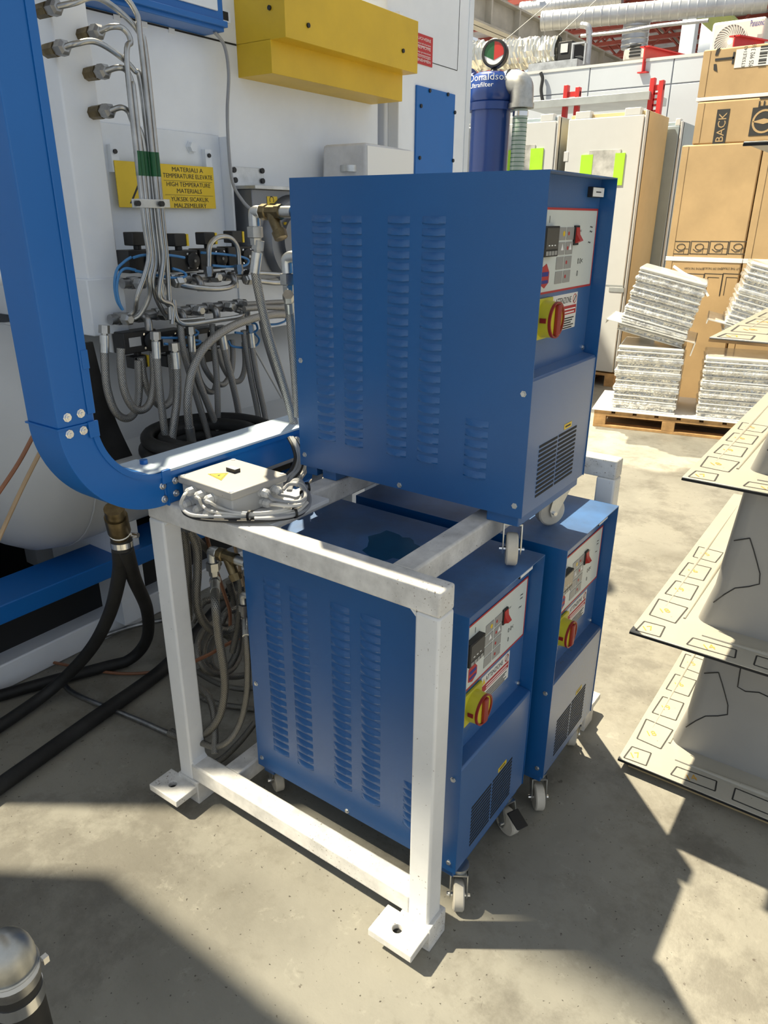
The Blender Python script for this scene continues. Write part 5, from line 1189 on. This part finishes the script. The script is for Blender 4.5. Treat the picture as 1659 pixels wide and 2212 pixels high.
cable('black_strap','black strap hanging over the partition wall',[P(1168,157,y=YP-.05),P(1172,170,y=YP-.05),P(1169,195,y=YP-.06),P(1173,222,y=YP-.06)],.022,'cable_black',cat='strap')
# air-conditioner on top of the cabin
YA = 9.1
p0 = P(1540,49,y=YA); p1 = P(1672,126,y=YA); zr = zt+.02
ac = thing('air_conditioner', 'cream outdoor air-conditioner with round fan grille on the cabin roof', 'air conditioner', ((p0.x+p1.x)/2,YA+.2,p1.z-.1))
obj('case', MB().box((p0.x,YA,p1.z-.1),(P(1655,45,y=YA).x,YA+.42,p0.z)), M['ac'], ac, bevel=.03, seg=3)
gc = P(1577,91,y=YA); gr = (P(1611,91,y=YA)-P(1543,91,y=YA)).length/2
gg = obj('fan_recess', MB().cyl((gc.x,YA-.004,gc.z),(gc.x,YA+.01,gc.z),gr,36), M['key'], ac)
for k in range(30):
    a_ = 2*math.pi*k/30
    sp = [Vector((gc.x+gr*f*math.cos(a_+f*.9),YA-.008,gc.z+gr*f*math.sin(a_+f*.9))) for f in (.16,.4,.7,.98)]
    obj('grille_blade', MB().tube(spline(sp,3),.006,5), M['ac'], gg)
obj('grille_hub', MB().cyl((gc.x,YA-.014,gc.z),(gc.x,YA,gc.z),gr*.16,20), M['print_white'], gg); obj('grille_rim', MB().rev((gc.x,YA-.012,gc.z),(gc.x,YA,gc.z),[(0,gr*.97),(0,gr*1.03),(1,gr*1.03)],36,cap=False), M['ac'], gg)
q = P(1636,51,y=YA); obj('lettering', text_mb('Panasonic',.09,(q.x,YA-.003,q.z-.02),(1,0,0),(0,0,1),width=(P(1650,51,y=YA)-P(1621,51,y=YA)).length), M['print_navy'], ac, smooth=0)
q = P(1642,78,y=YA); obj('badge', MB().box((q.x-.03,YA-.004,q.z-.02),(q.x+.03,YA,q.z+.02)), M['key'], ac)
def redbeam(u0,v0,u1,v1,y0,y1,lab):
    a = P(u0,v0,y=y0); t = thing('red_beam', lab, 'beam', (a.x,y0,a.z-.3))
    h = .26; x = a.x
    dx = P(u1,v1,y=y0).x-x
    obj('web', MB().hexa([(x,y0,a.z-h),(x+.012,y0,a.z-h),(x+.012+dx,y1,a.z-h),(x+dx,y1,a.z-h)],[(x,y0,a.z),(x+.012,y0,a.z),(x+.012+dx,y1,a.z),(x+dx,y1,a.z)]), M['red_frame'], t)
    for z in (a.z,a.z-h): obj('beam_flange', MB().hexa([(x-.05,y0,z-.01),(x+.06,y0,z-.01),(x+.06+dx,y1,z-.01),(x-.05+dx,y1,z-.01)],[(x-.05,y0,z+.004),(x+.06,y0,z+.004),(x+.06+dx,y1,z+.004),(x-.05+dx,y1,z+.004)]), M['red_frame'], t)
redbeam(1392,100,1440,122,8.75,9.7,'red steel beam end on the partition wall'); redbeam(1586,77,1628,98,8.6,9.05,'red steel beam end in front of the air-conditioner')

# ---------------------------------------------------------------- roof structure far behind
gx = -6.0
g0 = P(1075,0,x=gx); gb = P(1032,60,x=gx)
zg1 = g0.z; zg0 = P(1150,104,x=gx).z
gd = thing('roof_girder', 'long beige plate girder with vertical stiffeners under the roof', 'girder', (gx,14,zg0))
obj('web', MB().box((gx-.04,5.5,zg0),(gx-.02,32,zg1)), M['girder'], gd)
obj('top_flange', MB().box((gx-.2,5.5,zg1-.03),(gx+.09,32,zg1)), M['girder'], gd); obj('bottom_flange', MB().box((gx-.2,5.5,zg0),(gx+.12,32,zg0+.03)), M['girder'], gd)
for k in range(26): obj('stiffener', MB().box((gx-.02,6+k*1.0,zg0+.03),(gx+.09,6.05+k*1.0,zg1-.03)), M['girder'], gd)
def trunk(lab, u0, v0, u1, v1, y, r, horizontal=True, ribs=26, m='trunk'):
    a = P(u0,v0,y=y); b = P(u1,v1,y=y)
    if horizontal: b = P(u1,v1,z=a.z)
    else: b.x = a.x
    t = thing('air_duct', lab, 'air duct', tuple(a))
    obj('duct_tube', MB().cyl(a,b,r,28), M[m], t, smooth=50); d = (b-a)
    for k in range(ribs):
        c = a+d*((k+.5)/ribs); e = d.normalized()*.015
        obj('duct_seam', MB().rev(c-e,c+e,[(0,r),(.5,r*1.035),(1,r)],28,cap=False), M[m], t)
trunk('lower silver ventilation duct crossing below the roof',1170,46,1659,3,11.5,.135)
trunk('upper silver ventilation duct crossing below the roof',1125,22,1345,-4,13.5,.125)
trunk('vertical silver ventilation duct under the roof',1378,30,1380,104,12.0,.20,False,6)
t = thing('air_diffuser','cream square diffuser box under the vertical duct','diffuser',tuple(P(1378,115,y=12)))
p0 = P(1347,104,y=11.8); p1 = P(1393,128,y=11.8)
obj('diffuser_body', MB().box((p0.x,11.8,p1.z),(p1.x,12.3,p0.z)), M['ac'], t, bevel=.03)
for k in range(4): obj('louver', MB().box((p0.x+.1,11.79,p1.z+.05+.045*k),(p1.x-.08,11.80,p1.z+.075+.045*k)), M['dark'], t)
# crumpled foil duct with fan box
fa = P(1015,122,y=9.7); fb2 = P(1208,112,y=9.7); ft = thing('foil_duct','crumpled foil-wrapped duct with black fan box','air duct',tuple(fa))
rng = random.Random(5); mb = MB(); n = 60; mm = 16
for i in range(n+1):
    for k in range(mm):
        th = 2*math.pi*k/mm; r = .17*(1+rng.uniform(-.13,.13)); c = fa.lerp(fb2,i/n)
        mb.v.append(c+Vector((0,math.cos(th)*r,math.sin(th)*r*1.1)))
for i in range(n):
    for k in range(mm): kk=(k+1)%mm; mb.f.append((i*mm+k,i*mm+kk,(i+1)*mm+kk,(i+1)*mm+k))
M['foil'] = mat('aluminium_foil',(.80,.77,.68),.25,.9,var=.15)
obj('foil_sleeve', mb, M['foil'], ft, smooth=0)
p0 = P(1210,92,y=9.6); p1 = P(1237,128,y=9.6); obj('fan_box', MB().box((p0.x,9.55,p1.z),(p1.x,10.0,p0.z)), M['dark'], ft, bevel=.01); obj('fan_frame', MB().box((p0.x+.04,9.54,p1.z+.08),(p1.x-.06,9.56,p0.z-.03)), M['fridge'], ft)
p0 = P(1142,133,y=9.5); p1 = P(1245,148,y=9.5); obj('support_tray', MB().box((p0.x,9.5,p1.z-.1),(p1.x,10.1,p0.z-.03)), M['galv'], ft)
p0 = P(1238,98,y=9.6); p1 = P(1262,140,y=9.6); obj('control_frame', MB().box((p0.x,9.55,p1.z),(p0.x+.02,9.6,p0.z)).box((p1.x,9.55,p1.z),(p1.x+.02,9.6,p0.z)).box((p0.x,9.55,p0.z),(p1.x,9.6,p0.z+.02)).box((p0.x+.06,9.55,p1.z+.1),(p1.x-.04,9.7,p0.z-.14)), M['galv'], ft)
for f_ in (.2,.8):
    c_ = fa.lerp(fb2,f_); obj('hanger_rod', MB().cyl(c_,(c_.x,13.55,5.78),.005,6), M['girder'], ft)
# roof sheets, purlins and trusses
zr = 6.3
struct('ceiling_back', MB().box((-12,15,zr+.35),(9,27,zr+.45)), M['roof_sheet'], smooth=0)
for k in range(9):
    y = 13.5+k*1.6
    t = thing('roof_truss',['first','second','third','fourth','fifth','sixth','seventh','eighth','ninth'][k]+' red lattice roof truss counted from the partition wall','truss',(0,y,zr-.4),group='red lattice trusses of the far roof')
    obj('top_chord', MB().box((-12,y,zr+.25),(9,y+.1,zr+.35)), M['roof_red'], t); obj('bottom_chord', MB().box((-12,y,zr-.55),(9,y+.1,zr-.47)), M['roof_red'], t)
    mb = MB()
    for j in range(24):
        x = -11.5+j*.85; sgn = 1 if j%2 else -1
        mb.tube([Vector((x-.42*sgn,y+.05,zr-.5)),Vector((x+.42*sgn,y+.05,zr+.3))],.03,5)
    obj('lattice_web', mb, M['roof_red'], t)
for k in range(8):
    x = -7+k*1.6; tag(obj('purlin', MB().box((x,12.8,zr+.18),(x+.08,27,zr+.27)), M['girder']), 'beige purlin running along the far roof', 'purlin', 'purlins of the far roof')
for (u,y,vt_) in ((1478,13.0,20),(1518,14.5,20)):
    a = P(u,125,y=y); tag(obj('steel_column', MB().box((a.x-.11,y,0),(a.x+.11,y+.2,zr+.2)), M['glass_hazy'], bevel=.01), {1478:'pale blue steel column behind the partition, nearer one',1518:'pale blue steel column beside the air-conditioner'}[u], 'column')
wf = struct('wall_far', MB().box((-16,27,0),(12,27.2,4.6)), M['grey_wall'], smooth=0)
for k in range(60): obj('mullion', MB().box((-14+k*.42,26.9,4.6),(-13.86+k*.42,27.1,8.5)), M['roof_red'] if k%4==0 else M['glass_hazy'], wf)
# lime board and pipes near the air-conditioner
a = P(1500,18,y=12.5); b = P(1580,45,y=12.5)
lb_ = thing('lime_board','lime green board hung under the ventilation duct','board',(a.x+.4,12.7,b.z))
obj('board', MB().hexa([(a.x,12.5,a.z-.1),(b.x-.1,12.5,a.z-.1),(b.x+.3,12.9,b.z-.2),(a.x+.55,12.9,b.z-.3)],[(a.x,12.5,a.z-.06),(b.x-.1,12.5,a.z-.06),(b.x+.3,12.9,b.z-.16),(a.x+.55,12.9,b.z-.26)]), M['lime_panel'], lb_)
for xx in (a.x+.1,b.x-.2): obj('hanger_rod', MB().cyl((xx,12.52,a.z-.07),(xx,13.5,6.6),.012,6), M['roof_red'], lb_)
cable('service_pipe','thin pale pipe crossing below the roof',[P(1255,78,y=11),P(1350,68,y=11),P(1420,56,y=11),P(1530,44,y=11)],.025,'trunk',cat='pipe')
cable('service_pipe','thin pipe bent down beside the girder',[P(1255,54,y=11),P(1270,58,y=11),P(1272,75,y=11),P(1268,140,y=11),Vector((P(1268,140,y=11).x,11,.02))],.045,'trunk',cat='pipe')

# ---------------------------------------------------------------- unseen shadow casters added beyond the left edge
lc = thing('shadow_casting_cabinet', 'unseen tall grey cabinet added to cast the near floor shadow', 'cabinet', (-1.6,-1.5,0))  # added out of view so its shadow darkens the near floor
obj('cabinet_body', MB().box((-2.2,-1.75,.08),(-.95,-1.256,2.24)), M['press_white2'], lc, bevel=.006)
obj('plinth', MB().box((-2.18,-1.73,0),(-.97,-1.28,.08)), M['dark'], lc)
for x in (-2.18,-1.57): obj('door', MB().box((x,-1.256,.12),(x+.59,-1.236,2.2)), M['press_white2'], lc, bevel=.004)
for x in (-1.63,-1.54): obj('handle', MB().box((x,-1.236,1.0),(x+.02,-1.215,1.2)), M['black'], lc)
pe_ = thing('shadow_casting_frame', 'unseen white end frame added to shade the left floor', 'machine frame', (-2.4,-.4,0))  # added out of view to keep the second sun off the left floor
obj('end_wall', MB().box((-2.7,-.84,0),(-2.0,-.62,2.9)), M['press_white'], pe_, bevel=.01)
obj('end_leg', MB().box((-2.7,-.62,0),(-2.35,.2,2.9)), M['press_white'], pe_, bevel=.01)
